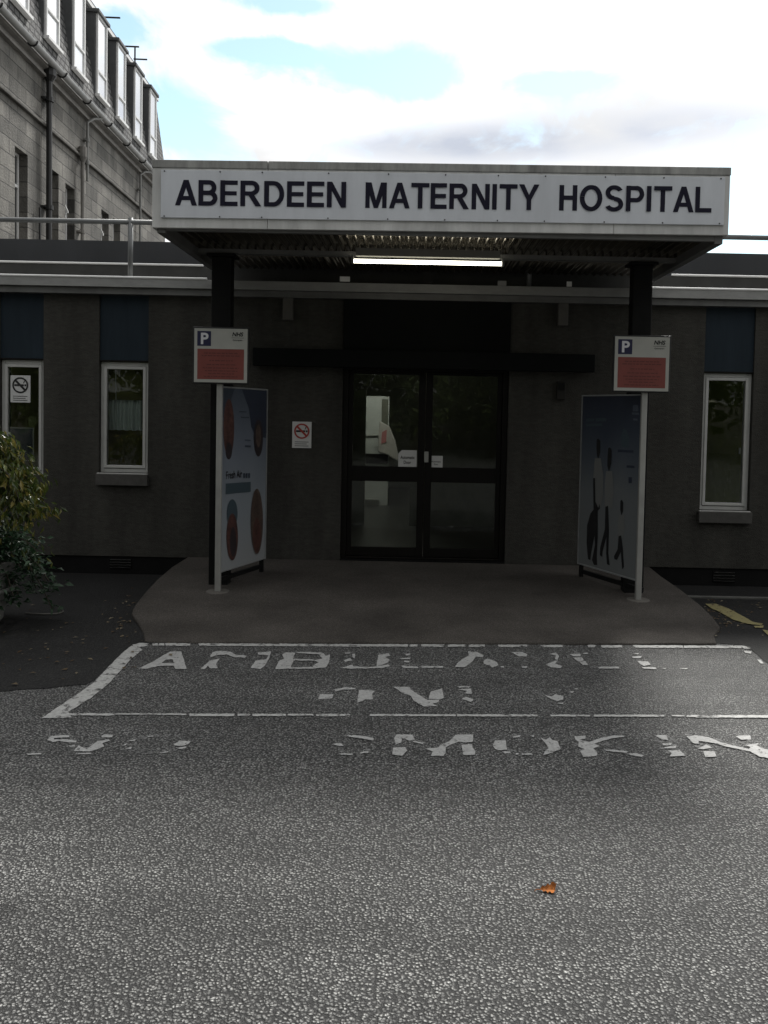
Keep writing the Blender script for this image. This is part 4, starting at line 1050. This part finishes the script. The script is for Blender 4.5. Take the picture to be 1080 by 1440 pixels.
# local frame: x outwards from the face, y along it, z up
u_end = S(233, 225, 0)[0]
u_st = -10.0
z_g = S(96, 124, .30)[1]; z_c = S(32, 78, .06)[1]; z_s = S(64, 178, .04)[1]
def ray_u(px, py, u):
    P = Q + dirv * u; p = PL(px, py, P, dirv) - Q; return p.dot(nrm), p.z
r_off, z_r = ray_u(223, 137, u_end)
r_off = min(-.5, r_off)
WN = []
for xa, xb, yt in ((21, 39, 205), (70, 82.5, 236), (92, 105, 257), (142.5, 153, 294), (159, 169, 306)):
    ua, zt = S(xa, yt); ub = S(xb, yt + 8)[0]
    WN.append([ua, ub, zt])
gap = [w[1] - w[0] for w in WN]; zt = sum(w[2] for w in WN) / len(WN)
wtop = [w[2] for w in WN]
zbw = min(wtop) - 2.5
gw = MB(); u = u_st
rec = -.24
allw = [(-6.2, -5.3, wtop[0])] + [tuple(w) for w in WN]
for (a, b, zt_) in allw:
    gw.box(-.5, 0, u, a, 0, z_c); gw.box(-.5, 0, a, b, zt_, z_c); gw.box(-.5, 0, a, b, 0, zbw); u = b
gw.box(-.5, 0, u, u_end, 0, z_c)
gw.box(-9, -.501, u_end - .5, u_end, 0, z_c); gw.box(-9, -.501, u_st, u_st + .5, 0, z_c)
gb(gw, 'wall', M['granite'])
for (a, b, zt_) in allw:
    f = MB(); w = .07
    f.box(rec - .06, rec, a + .001, a + w, zbw, zt_ - .001); f.box(rec - .06, rec, b - w, b - .001, zbw, zt_ - .001)
    f.box(rec - .06, rec, a + w, b - w, zt_ - w, zt_ - .001); f.box(rec - .06, rec, a + w, b - w, zbw, zbw + w); f.box(rec - .05, rec + .015, a + w, b - w, zt_ - .95, zt_ - .87)
    wo = gb(f, 'window', M['white_wood'])
    gb(MB().box(rec - .045, rec - .035, a + w, b - w, zbw + w, zt_ - w), 'pane', M['darkglass'], wo)
    gb(MB().box(-.02, .06, a - .05, b + .05, zbw - .14, zbw - .001), 'sill', M['granitetrim'], wo)
for (a, b, zt_) in (WN[2], WN[3]):                   # casements standing open
    f = MB(); dy = .34
    f.prism([(rec + .0, a + .08, zt_ - .88), (rec + .30, a + .06 , zt_ - .92), (rec + .30, a + .06, zt_ - .86), (rec + .02, a + .08, zt_ - .3)], (0, .035, 0))
    gb(f, 'casement', M['white_wood'])
gb(MB().box(.001, .11, u_st, u_end, z_s - .045, z_s + .045), 'string_course', M['blotchy'], bevel=.02)
co_ = MB()
prof = [(-.5, z_c + .002), (.13, z_c + .002), (.14, z_c + .07), (.06, z_c + .09), (.07, z_c + .20), (.20, z_c + .24), (.22, z_c + .30), (-.5, z_c + .32)]
co_.prism([(x, u_st, z) for x, z in prof], (0, u_end + .1 - u_st, 0)); gb(co_, 'cornice', M['granitetrim'])
z_e = z_c + .33
# half-round gutter
gt = MB(); k = 10; gr = .115; gx = .33; gzc = max(z_e + .06, z_g + gr)
ring = [(gx + gr * math.cos(math.pi + math.pi * i / k), gzc + gr * math.sin(math.pi + math.pi * i / k)) for i in range(k + 1)] + [(gx + (gr - .015) * math.cos(2 * math.pi - math.pi * i / k), gzc + (gr - .015) * math.sin(2 * math.pi - math.pi * i / k)) for i in range(k + 1)]
gt.prism([(x, u_st, z) for x, z in ring], (0, u_end + .15 - u_st, 0)); gb(gt, 'gutter', M['gutter'])
br = MB(); u = -3
while u < u_end:
    br.tube([(gx + (gr + .02) * math.cos(math.pi + math.pi * i / 8), u, gzc + (gr + .02) * math.sin(math.pi + math.pi * i / 8)) for i in range(9)], .022, 6); u += 2.1
gb(br, 'gutter_bracket', M['iron'])
gb(MB().box(.0, .2, u_st, u_end + .1, z_c + .305, gzc + gr - .06), 'eaves_board', M['white_wood'])
# mansard
z_e2 = gzc + .06
z_r = max(z_r, z_e2 + 1.5)
mr = MB(); mr.prism([(.10, u_st, z_e2), (r_off, u_st, z_r), (-8.5, u_st, z_r), (-9, u_st, z_e2)], (0, u_end + .05 - u_st, 0)); gb(mr, 'roof', M['slate'])
gb(MB().box(r_off - .12, r_off + .10, u_st, u_end + .10, z_r - .02, z_r + .09), 'ridge_flashing', M['iron'])
gb(MB().box(r_off - .1, r_off + .14, u_st, u_end + .10, z_r - .16, z_r - .022), 'ridge_board', M['white_wood'])
# dormers
dfo = .02
dz_t = S(140, 24, dfo)[1]; dz_b = S(140, 137, dfo)[1]
DM = []
for pa, pb_ in ((15, 31), (62, 82), (98, 118), (132, 149), (161, 176), (187, 199), (210, 220)):
    ua = S(pa, 80, dfo)[0]; ub = S(pb_, 80, dfo)[0]; DM.append((ua, ub))
sp = (DM[-1][0] - DM[1][0]) / 5
wd = sum(b - a for a, b in DM) / len(DM)
DM = [(DM[-1][0] - sp * (6 - i), DM[-1][0] - sp * (6 - i) + wd) for i in range(-2, 7)]
dz_t = min(dz_t, z_r - .18); dz_b = max(dz_b, z_e2 + .02)
for (a, b) in DM:
    rx = .10 + (r_off - .10) * (dz_t - z_e2) / (z_r - z_e2)
    ck = MB()
    ck.prism([(dfo - .03, a, dz_b), (dfo - .03, a, dz_t), (rx - .15, a, dz_t), (.1 - .25, a, dz_b)], (0, .06, 0))
    ck.prism([(dfo - .03, b - .06, dz_b), (dfo - .03, b - .06, dz_t), (rx - .15, b - .06, dz_t), (.1 - .25, b - .06, dz_b)], (0, .06, 0))
    d_ = gb(ck, 'dormer', M['cheek'])
    gb(MB().box(rx - .2, dfo + .12, a - .06, b + .06, dz_t, dz_t + .12), 'dormer_roof', M['cheek'], d_, bevel=.02)
    f = MB(); w = .075; zt_, zb_ = dz_t - .002, dz_b; zmid = dz_b + (dz_t - dz_b) * .30
    f.box(dfo - .02, dfo + .05, a + .061, a + .061 + w, zb_, zt_); f.box(dfo - .02, dfo + .05, b - .061 - w, b - .061, zb_, zt_)
    f.box(dfo - .02, dfo + .05, a + .061 + w, b - .061 - w, zt_ - w, zt_); f.box(dfo - .02, dfo + .05, a + .061 + w, b - .061 - w, zb_, zb_ + w); f.box(dfo - .02, dfo + .06, a + .061 + w, b - .061 - w, zmid - .03, zmid + .03)
    gb(f, 'window_frame', M['white_wood'], d_)
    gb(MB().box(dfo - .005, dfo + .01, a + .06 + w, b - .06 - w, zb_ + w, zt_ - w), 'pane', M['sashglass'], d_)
    gb(MB().box(dfo - .02, dfo + .14, a, b, zb_ - .09, zb_ - .002), 'sill', M['white_wood'], d_)
# pipes
def pipe(name, mt, pts, r, collars=()):
    p = [(o_, *S(px, py, o_)) for px, py, o_ in pts]
    mb = MB().tube(p, r, 10)
    for (px, py, o_) in collars:
        u, z = S(px, py, o_); mb.tube([(o_, u, z - .06), (o_, u, z + .06)], r * 1.45, 10); mb.box(.001, o_, u - r * 2.2, u + r * 2.2, z - .03, z + .03)
    return gb(mb, name, mt, smooth=False)
uu = S(69, 200, .14)[0]
def vpipe(px, y0, y1, off, r, name, mt, collars, head=None, hopper=False):
    u = S(px, (y0 + y1) / 2, off)[0]
    z0 = S(px, y1, off)[1]; z1 = S(px, y0, off)[1]
    path = [(off, u, z0), (off, u, z1)]
    if head: path += [(gx * .6, u - head * .4, z1 + .22), (gx, u - head, gzc - gr)]
    mb = MB().tube(path, r, 10)
    for yc in collars:
        z = S(px, yc, off)[1]; mb.tube([(off, u, z - .06), (off, u, z + .06)], r * 1.5, 10); mb.box(.001, off - r * .5, u - r * 2.4, u + r * 2.4, z - .025, z + .025)
    if hopper: mb.tube([(off, u, z1 - .35), (off, u, z1 - .2), (off, u, z1 + .12)], [r * 1.1, r * 2.3, r * 2.3], 10)
    gb(mb, name, mt)
vpipe(69, 97, 420, .16, .085, 'downpipe', M['iron'], (140, 292), hopper=True)
vpipe(123, 172, 255, .12, .045, 'downpipe', M['grey_iron'], (197, 229), head=-.75)
vpipe(197, 245, 420, .12, .045, 'downpipe', M['grey_iron'], (266,), head=-.9)
vpipe(116, 212, 420, .14, .06, 'vent_pipe', M['granitetrim'], (212, 326), hopper=True)
vpipe(56, 292, 420, .10, .03, 'waste_pipe', M['iron'], ())
# roof poles
for (xa, ya, xb, yb, vert) in ((143, 24, 169, 28, 0), (174, 65, 195.5, 67, 0), (188, 83, 207, 84, 1)):
    u, z = S(xa, ya, r_off)
    p0 = (r_off, u, z); u_ = u
    Pa = Q + nrm * r_off + dirv * u + Vector((0, 0, z))
    # a rod standing out square to the roof edge
    Pb = PL(xb, yb, Q + dirv * u, dirv) - Q
    mb = MB().tube([p0, (Pb.dot(nrm), u, z)], .035, 6)
    if vert: mb.tube([(r_off + .05, u, z - .35), (r_off + .05, u, z + .5)], .035, 6)
    gb(mb, 'aerial', M['iron'])

# ------------------------------------------------------------------ planting
def leaf(mb, p, d, up, L, Wd, fold=.25):
    d = d.normalized(); s = d.cross(up)
    if s.length < 1e-3: s = Vector((1, 0, 0))
    s.normalize(); n = s.cross(d)
    a = p; b = p + d * L * .45 + s * Wd * .5 + n * Wd * fold; c = p + d * L + n * (-L * .12); e = p + d * L * .45 - s * Wd * .5 + n * Wd * fold
    mid = p + d * L * .5
    mb.add([a, b, c, e, mid], [(0, 1, 4), (1, 2, 4), (2, 3, 4), (3, 0, 4)])
rnd = random.Random(11)
pc = Vector((-3.66, 6.35, 0))
PLN = thing('planter', 'weathered round concrete planter at the left edge of the drive', 'planter', (-3.58, 6.35, 0))
mb = MB(); prof = [(.30, .0), (.34, .05), (.40, .42), (.43, .44), (.43, .52), (.38, .52), (.36, .44)]
N_ = 32
for r_, z_ in prof: mb.v += [(r_ * math.cos(2 * math.pi * k / N_), r_ * math.sin(2 * math.pi * k / N_), z_) for k in range(N_)]
mb.f = [(i * N_ + k, i * N_ + (k + 1) % N_, (i + 1) * N_ + (k + 1) % N_, (i + 1) * N_ + k) for i in range(len(prof) - 1) for k in range(N_)]
mb.f.append(tuple(range(N_)))
o = mb.build('bowl', M['concrete'], PLN, smooth=False)
mb = MB(); mb.face([(.365 * math.cos(2 * math.pi * k / N_), .365 * math.sin(2 * math.pi * k / N_), .45) for k in range(N_)]); mb.build('soil', M['bark'], PLN)
mb = MB(); mb.tube([(.425 * math.cos(2 * math.pi * k / N_), .425 * math.sin(2 * math.pi * k / N_), .30) for k in range(N_ + 1)], .02, 6); mb.build('band', M['concrete'], PLN)
# arching shrub
sh_t = thing('arching_shrub', 'arching shrub with drooping yellow-green leaves beside the far left window', 'shrub', (pc.x, pc.y, .45))
st = MB(); lv = MB()
for b in range(34):
    az_ = rnd.uniform(0, 2 * math.pi); reach = rnd.uniform(.35, .76); top = rnd.uniform(.82, 1.10)
    if b < 14: az_ = rnd.uniform(-.9, .6)
    pts = []
    for i in range(15):
        t_ = i / 14
        r_ = .04 + reach * t_ ** 1.1
        z_ = top * math.sin(min(1.0, t_ * 1.55) * math.pi / 2) - max(0, t_ - .55) ** 1.5 * rnd.uniform(.9, 1.5) * 1.1
        pts.append(Vector((r_ * math.cos(az_ + .25 * t_), r_ * math.sin(az_ + .25 * t_), z_)))
    st.tube(pts, [.012 - .0007 * i for i in range(15)], 5)
    for i in range(4, 15):
        for _ in range(13):
            p = pts[i] + Vector((rnd.gauss(0, .035), rnd.gauss(0, .035), rnd.gauss(0, .03)))
            dv = Vector((rnd.gauss(0, .5) + .3 * math.cos(az_), rnd.gauss(0, .5) + .3 * math.sin(az_), -1.0 + rnd.gauss(0, .35)))
            leaf(lv, p, dv, Vector((rnd.gauss(0, 1), rnd.gauss(0, 1), .3)), rnd.uniform(.05, .095), rnd.uniform(.018, .032))
    for _ in range(26):
        i = rnd.randint(6, 14); p = pts[i] + Vector((rnd.gauss(0, .05), rnd.gauss(0, .05), -rnd.uniform(.05, .42)))
        leaf(lv, p, Vector((rnd.gauss(0, .4), rnd.gauss(0, .4), -1)), Vector((rnd.gauss(0, 1), rnd.gauss(0, 1), .3)), rnd.uniform(.05, .09), rnd.uniform(.018, .03))
st.build('stem', M['bark'], sh_t); lv.build('foliage', M['leaf_arch'], sh_t)
# low dark evergreen
iv_t = thing('evergreen_shrub', 'low dark glossy evergreen spilling over the concrete planter', 'shrub', (-3.44, 6.30, .45))
lv = MB(); st = MB()
for b in range(60):
    az_ = rnd.uniform(0, 2 * math.pi); reach = rnd.uniform(.25, .60); drop = rnd.uniform(-.55, .05)
    pts = [Vector((reach * t_ * math.cos(az_), reach * t_ * math.sin(az_), .28 * math.sin(t_ * 2.4) + drop * t_ * t_)) for t_ in [i / 7 for i in range(8)]]
    st.tube(pts, .006, 4)
    for p in pts[2:]:
        for _ in range(17):
            pp = p + Vector((rnd.gauss(0, .05), rnd.gauss(0, .05), rnd.gauss(0, .05)))
            if pp.z < -.36: continue
            leaf(lv, pp, Vector((rnd.gauss(0, 1) + math.cos(az_), rnd.gauss(0, 1) + math.sin(az_), rnd.gauss(-.1, .5))), Vector((rnd.gauss(0, .6), rnd.gauss(0, .6), 1)), rnd.uniform(.045, .075), rnd.uniform(.025, .042))
st.build('stem', M['bark'], iv_t); lv.build('foliage', M['leaf_ivy'], iv_t)

# fallen leaves
def flat_leaf(mb, x, y, z, L, a):
    d = Vector((math.cos(a), math.sin(a), rnd.uniform(-.1, .25))); leaf(mb, Vector((x, y, z)), d, Vector((0, 0, 1)), L, L * rnd.uniform(.4, .7), rnd.uniform(-.2, .35))
lit = MB()
for px, py, sx, sy, k in ((185, 862, 14, 30, 60), (100, 880, 70, 35, 46), (60, 935, 60, 22, 22), (1015, 868, 10, 20, 40), (1050, 860, 25, 28, 26), (1000, 848, 8, 6, 24)):
    for _ in range(k):
        p = G(rnd.gauss(px, sx), rnd.gauss(py, sy))
        if p.y > 8.6 or p.y < 4: continue
        z = gz(p.x, p.y)
        ap = aprpt((204, 860))
        flat_leaf(lit, p.x, p.y, z + .012, rnd.uniform(.02, .05), rnd.uniform(0, 6.28))
tag(lit.build('leaf_litter', M['leaf_dead']), 'small dry leaves scattered along both edges of the apron', 'leaves', kind='stuff')
lf = MB(); p = G(773, 1253)
pts = []
for i in range(14):
    a = i / 13
    pts.append(a)
K_ = 13; ow = []
for i in range(K_ + 1):
    s_ = i / K_; L_ = .056; x_ = p.x - .036 + L_ * s_
    wv = (.004 + .021 * min(1, s_ * 1.5) ** .8) * (1 if s_ < .86 else max(.15, 1 - (s_ - .86) * 4)) * (1 + .16 * math.sin(31 * s_) + .1 * math.sin(17 * s_ + 1))
    lift = .003 + .011 * s_ ** 1.6
    ow += [(x_, p.y - wv * .9, .005 + .35 * lift + .003 * math.sin(23 * s_)), (x_, p.y - wv * .4, .006), (x_, p.y, .004 + .2 * lift), (x_ + .003, p.y + wv * .4, .008 + .7 * lift), (x_ + .006, p.y + wv * .6, .010 + 1.35 * lift + .004 * math.sin(19 * s_))]
lf.add(ow, [(5 * i + k, 5 * i + 5 + k, 5 * i + 6 + k, 5 * i + 1 + k) for i in range(K_) for k in range(4)])
lf.tube([(p.x - .036, p.y, .005), (p.x - .05, p.y - .004, .008), (p.x - .058, p.y - .012, .005)], .0012, 5)
fo = lf.build('fallen_leaf', M['orange_leaf'], loc=(p.x, p.y, 0), smooth=True)
tag(fo, 'single curled orange leaf lying on the open road in front', 'leaf')
# thin cable on the left drive
cb = MB(); cpx = [(36, 863), (45, 864), (60, 864.5), (78, 864), (86, 862), (89, 859.5)]
cb.tube([Vector((q_.x, q_.y, gz(q_.x, q_.y) + .014)) for q_ in [G(*c) for c in cpx]], .007, 6)
tag(cb.build('cable', M['plastic']), 'short pale length of cable lying on the dark drive by the planter', 'cable')
# pale kerb edging at the right
kb = MB(); ka = G(985, 837.5, -.08); kb_ = G(1110, 841, -.08)
kb.box(2.75, 8.8, ka.y - .03, ka.y + .03, -.2, gz(0, ka.y) + .02)
tag(kb.build('kerb', M['concrete']), kind='structure')

# ------------------------------------------------------------------ trees across the road (they show in the glass)
crown = MB(); rt_ = random.Random(5)
for c in range(60):
    a = rt_.uniform(0, 6.28); rr = 3.0 * math.sqrt(rt_.random()); zz = rt_.uniform(1.6, 8.2)
    k = 1 - abs(zz - 5) / 6
    cc = Vector((rr * k * math.cos(a), rr * k * math.sin(a), zz)); cr_ = rt_.uniform(.6, 1.15)
    for _ in range(95):
        d = Vector((rt_.gauss(0, 1), rt_.gauss(0, 1), rt_.gauss(0, .8))).normalized() * cr_ * rt_.uniform(.5, 1.05)
        leaf(crown, cc + d, Vector((rt_.gauss(0, 1), rt_.gauss(0, 1), rt_.gauss(-.3, .6))), Vector((rt_.gauss(0, 1), rt_.gauss(0, 1), 1)), rt_.uniform(.22, .38), rt_.uniform(.16, .26))
tr0 = thing('broadleaf_tree', 'leafy green tree across the road behind the camera', 'tree', (0, -12, 0), 0, 'trees across the road')
tk = MB(); tk.tube([(0, 0, 0), (.05, 0, 1.5), (.0, .1, 3.5), (.1, .1, 6.5)], [.28, .22, .17, .06], 9)
for k in range(6):
    a = k * 1.05; tk.tube([(.02, .05, 2.6 + .3 * k), (1.1 * math.cos(a), 1.1 * math.sin(a), 3.8 + .35 * k), (2.0 * math.cos(a), 2.0 * math.sin(a), 4.7 + .4 * k)], [.10, .06, .02], 6)
tk.build('trunk', M['bark'], tr0); crown.build('crown', M['leaf_tree'], tr0)
def copy_tree(o, loc, rz, sc, label):
    c = o.copy(); col.objects.link(c); c.location = loc; c.rotation_euler = (0, 0, rz); c.scale = (sc, sc, sc); c['label'] = label
    for ch in o.children:
        d = ch.copy(); col.objects.link(d); d.parent = c
    return c
for loc, rz, sc in (((-7.5, -13, 0), 1.3, 1.1), ((7, -11.5, 0), 2.5, 1.0), ((13.5, -13, 0), 4.0, 1.15), ((-14, -12, 0), 5.0, 1.05), ((-3.6, -16, 0), 2.2, 1.3), ((3.4, -16.5, 0), .6, 1.25), ((10.5, -17, 0), 3.3, 1.35), ((-11, -17, 0), 4.4, 1.3), ((20, -15, 0), 1.9, 1.3), ((-21, -15, 0), 2.9, 1.3)):
    copy_tree(tr0, loc, rz, sc, 'leafy green tree across the road behind the camera')

# added wall beyond those trees, keeps the bright horizon out of the glass
bw = thing('blocking_wall', 'long unseen granite wall added behind the trees to block bright reflections', 'wall', (0, -20, 0))
bo = MB().box(-45, 45, -.2, .2, 0, 2.3).build('stonework', bricks('blocking wall stone', (.20, .19, .17), (.12, .115, .10), (.06, .058, .05), .8, .32, .02, .7, swap='XZ'), bw)
MB().box(-45, 45, -.27, .27, 2.302, 2.42).build('coping', M['granitetrim'], bw)

# ------------------------------------------------------------------ light
SUN_EL, SUN_AZ = 48.0, 20.0                         # azimuth from +Y towards +X
sd = Vector((math.sin(R(SUN_AZ)) * math.cos(R(SUN_EL)), math.cos(R(SUN_AZ)) * math.cos(R(SUN_EL)), math.sin(R(SUN_EL))))
sl = bpy.data.lights.new('sun', 'SUN'); sl.energy = 4.3; sl.angle = R(10); sl.color = (1, .975, .93)
so = bpy.data.objects.new('sun', sl); col.objects.link(so); so.location = (0, 0, 30)
so.rotation_euler = (-sd).to_track_quat('-Z', 'Y').to_euler()

w = bpy.data.worlds.new('World'); scene.world = w; w.use_nodes = True
N, L = w.node_tree.nodes, w.node_tree.links
N.clear()
out = N.new('ShaderNodeOutputWorld'); bg = N.new('ShaderNodeBackground'); bg.inputs['Strength'].default_value = .10
sky = N.new('ShaderNodeTexSky'); sky.sky_type = 'NISHITA'; sky.sun_disc = False
sky.sun_elevation = R(SUN_EL); sky.sun_rotation = R(SUN_AZ); sky.air_density = 1.0; sky.dust_density = .3; sky.ozone_density = 2.0
tc = N.new('ShaderNodeTexCoord')
sxyz = N.new('ShaderNodeSeparateXYZ'); L.new(tc.outputs['Generated'], sxyz.inputs[0])
den = N.new('ShaderNodeMath'); den.operation = 'ADD'; den.inputs[1].default_value = .16; L.new(sxyz.outputs['Z'], den.inputs[0])
mxz = N.new('ShaderNodeMath'); mxz.operation = 'MAXIMUM'; mxz.inputs[1].default_value = .12; L.new(den.outputs[0], mxz.inputs[0])
px_ = N.new('ShaderNodeMath'); px_.operation = 'DIVIDE'; L.new(sxyz.outputs['X'], px_.inputs[0]); L.new(mxz.outputs[0], px_.inputs[1])
py_ = N.new('ShaderNodeMath'); py_.operation = 'DIVIDE'; L.new(sxyz.outputs['Y'], py_.inputs[0]); L.new(mxz.outputs[0], py_.inputs[1])
cxy = N.new('ShaderNodeCombineXYZ'); L.new(px_.outputs[0], cxy.inputs[0]); L.new(py_.outputs[0], cxy.inputs[1])
cn = N.new('ShaderNodeTexNoise'); cn.inputs['Scale'].default_value = 2.1; cn.inputs['Detail'].default_value = 9; cn.inputs['Roughness'].default_value = .58; cn.inputs['Distortion'].default_value = .25
L.new(cxy.outputs[0], cn.inputs['Vector'])
# cloud amount: noise plus gaps in set directions
cst = N.new('ShaderNodeMapping'); cst.inputs['Scale'].default_value = (1.0, .55, 1); L.new(cxy.outputs[0], cst.inputs[0])
wn2 = N.new('ShaderNodeTexNoise'); wn2.inputs['Scale'].default_value = 6.0; wn2.inputs['Detail'].default_value = 10; wn2.inputs['Roughness'].default_value = .62; wn2.inputs['Distortion'].default_value = .6
L.new(cst.outputs[0], wn2.inputs['Vector'])
nm1 = N.new('ShaderNodeMath'); nm1.operation = 'MULTIPLY_ADD'; nm1.inputs[1].default_value = 1.0; nm1.inputs[2].default_value = -.39; L.new(wn2.outputs[0], nm1.inputs[0])
nm2 = N.new('ShaderNodeMath'); nm2.operation = 'ADD'; L.new(cn.outputs[0], nm2.inputs[0]); L.new(nm1.outputs[0], nm2.inputs[1])
acc = nm2.outputs[0]
def blob(px, py, sx, sy, amt, acc):
    """an oval patch of sky round one direction; amt > 0 thickens the cloud there, < 0 opens it"""
    d = ray(px, py).normalized()
    e1 = Vector((d.y, -d.x, 0)).normalized(); e2 = d.cross(e1)
    def dot(vv, k):
        m_ = N.new('ShaderNodeVectorMath'); m_.operation = 'DOT_PRODUCT'; m_.inputs[1].default_value = vv; L.new(tc.outputs['Generated'], m_.inputs[0])
        q_ = N.new('ShaderNodeMath'); q_.operation = 'MULTIPLY'; q_.inputs[1].default_value = k; L.new(m_.outputs['Value'], q_.inputs[0])
        r_ = N.new('ShaderNodeMath'); r_.operation = 'POWER'; r_.inputs[1].default_value = 2
        ab = N.new('ShaderNodeMath'); ab.operation = 'ABSOLUTE'; L.new(q_.outputs[0], ab.inputs[0]); L.new(ab.outputs[0], r_.inputs[0]); return r_.outputs[0]
    a = dot(e1, F_PX / sx); b = dot(e2, F_PX / sy)
    s_ = N.new('ShaderNodeMath'); s_.operation = 'ADD'; L.new(a, s_.inputs[0]); L.new(b, s_.inputs[1])
    ng = N.new('ShaderNodeMath'); ng.operation = 'MULTIPLY'; ng.inputs[1].default_value = -1; L.new(s_.outputs[0], ng.inputs[0])
    ex_ = N.new('ShaderNodeMath'); ex_.operation = 'EXPONENT'; L.new(ng.outputs[0], ex_.inputs[0])
    fm = N.new('ShaderNodeMath'); fm.operation = 'MULTIPLY_ADD'; fm.inputs[1].default_value = amt; L.new(ex_.outputs[0], fm.inputs[0])
    if acc is not None: L.new(acc, fm.inputs[2])
    else: fm.inputs[2].default_value = 0
    return fm.outputs[0]
for bb in ((255, 165, 80, 50, -.62), (550, 106, 120, 34, -.70), (375, 71, 75, 13, -.62), (400, 6, 80, 13, -.52), (800, 113, 70, 18, -.62), (1090, 300, 100, 80, -.8), (175, 35, 40, 25, -.45),
           (800, 40, 260, 60, .15), (300, 190, 90, 30, .12)):
    acc = blob(*bb, acc)
cr = N.new('ShaderNodeMapRange'); cr.inputs[1].default_value = .18; cr.inputs[2].default_value = .58; cr.interpolation_type = 'SMOOTHSTEP'; L.new(acc, cr.inputs[0])
# grey undersides of thick cloud
gcl = blob(880, 178, 260, 40, 1.0, None); gcl = blob(620, 208, 190, 28, .8, gcl)
gn = N.new('ShaderNodeTexNoise'); gn.inputs['Scale'].default_value = 3.4; gn.inputs['Detail'].default_value = 7; L.new(cxy.outputs[0], gn.inputs['Vector'])
gm = N.new('ShaderNodeMath'); gm.operation = 'MULTIPLY'; L.new(gcl, gm.inputs[0])
gr2 = N.new('ShaderNodeMapRange'); gr2.inputs[1].default_value = .2; gr2.inputs[2].default_value = .62; L.new(gn.outputs[0], gr2.inputs[0]); L.new(gr2.outputs[0], gm.inputs[1])
# clouds glow towards the sun
dsun = N.new('ShaderNodeVectorMath'); dsun.operation = 'DOT_PRODUCT'; dsun.inputs[1].default_value = sd; L.new(tc.outputs['Generated'], dsun.inputs[0])
gl_ = N.new('ShaderNodeMapRange'); gl_.inputs[1].default_value = -.4; gl_.inputs[2].default_value = 1; gl_.inputs[3].default_value = 2.9; gl_.inputs[4].default_value = 13.6; L.new(dsun.outputs['Value'], gl_.inputs[0])
cc1 = N.new('ShaderNodeMix'); cc1.data_type = 'RGBA'; cc1.inputs['A'].default_value = (1, 1, 1, 1); cc1.inputs['B'].default_value = (.47, .505, .58, 1); L.new(gm.outputs[0], cc1.inputs['Factor'])
tn = N.new('ShaderNodeMapRange'); tn.inputs[1].default_value = .3; tn.inputs[2].default_value = .7; tn.inputs[3].default_value = .80; tn.inputs[4].default_value = 1.25; L.new(gn.outputs[0], tn.inputs[0])
tm = N.new('ShaderNodeMath'); tm.operation = 'MULTIPLY'; L.new(tn.outputs[0], tm.inputs[0]); L.new(gl_.outputs[0], tm.inputs[1])
ccs = N.new('ShaderNodeVectorMath'); ccs.operation = 'SCALE'; L.new(cc1.outputs['Result'], ccs.inputs[0]); L.new(tm.outputs[0], ccs.inputs['Scale'])
skm = N.new('ShaderNodeVectorMath'); skm.operation = 'SCALE'; skm.operation = 'MULTIPLY'; skm.inputs[1].default_value = (2.65, 2.5, 1.95); L.new(sky.outputs[0], skm.inputs[0])
mixs = N.new('ShaderNodeMix'); mixs.data_type = 'RGBA'; L.new(cr.outputs[0], mixs.inputs['Factor']); L.new(skm.outputs[0], mixs.inputs['A']); L.new(ccs.outputs[0], mixs.inputs['B'])
L.new(mixs.outputs['Result'], bg.inputs[0]); L.new(bg.outputs[0], out.inputs[0])

# ------------------------------------------------------------------ render settings
scene.view_settings.view_transform = 'Standard'; scene.view_settings.look = 'None'
scene.view_settings.exposure = 0.0; scene.view_settings.gamma = 1
scene.cycles.use_denoising = True
scene.cycles.max_bounces = 8; scene.cycles.transparent_max_bounces = 16
scene.cycles.sample_clamp_indirect = 4
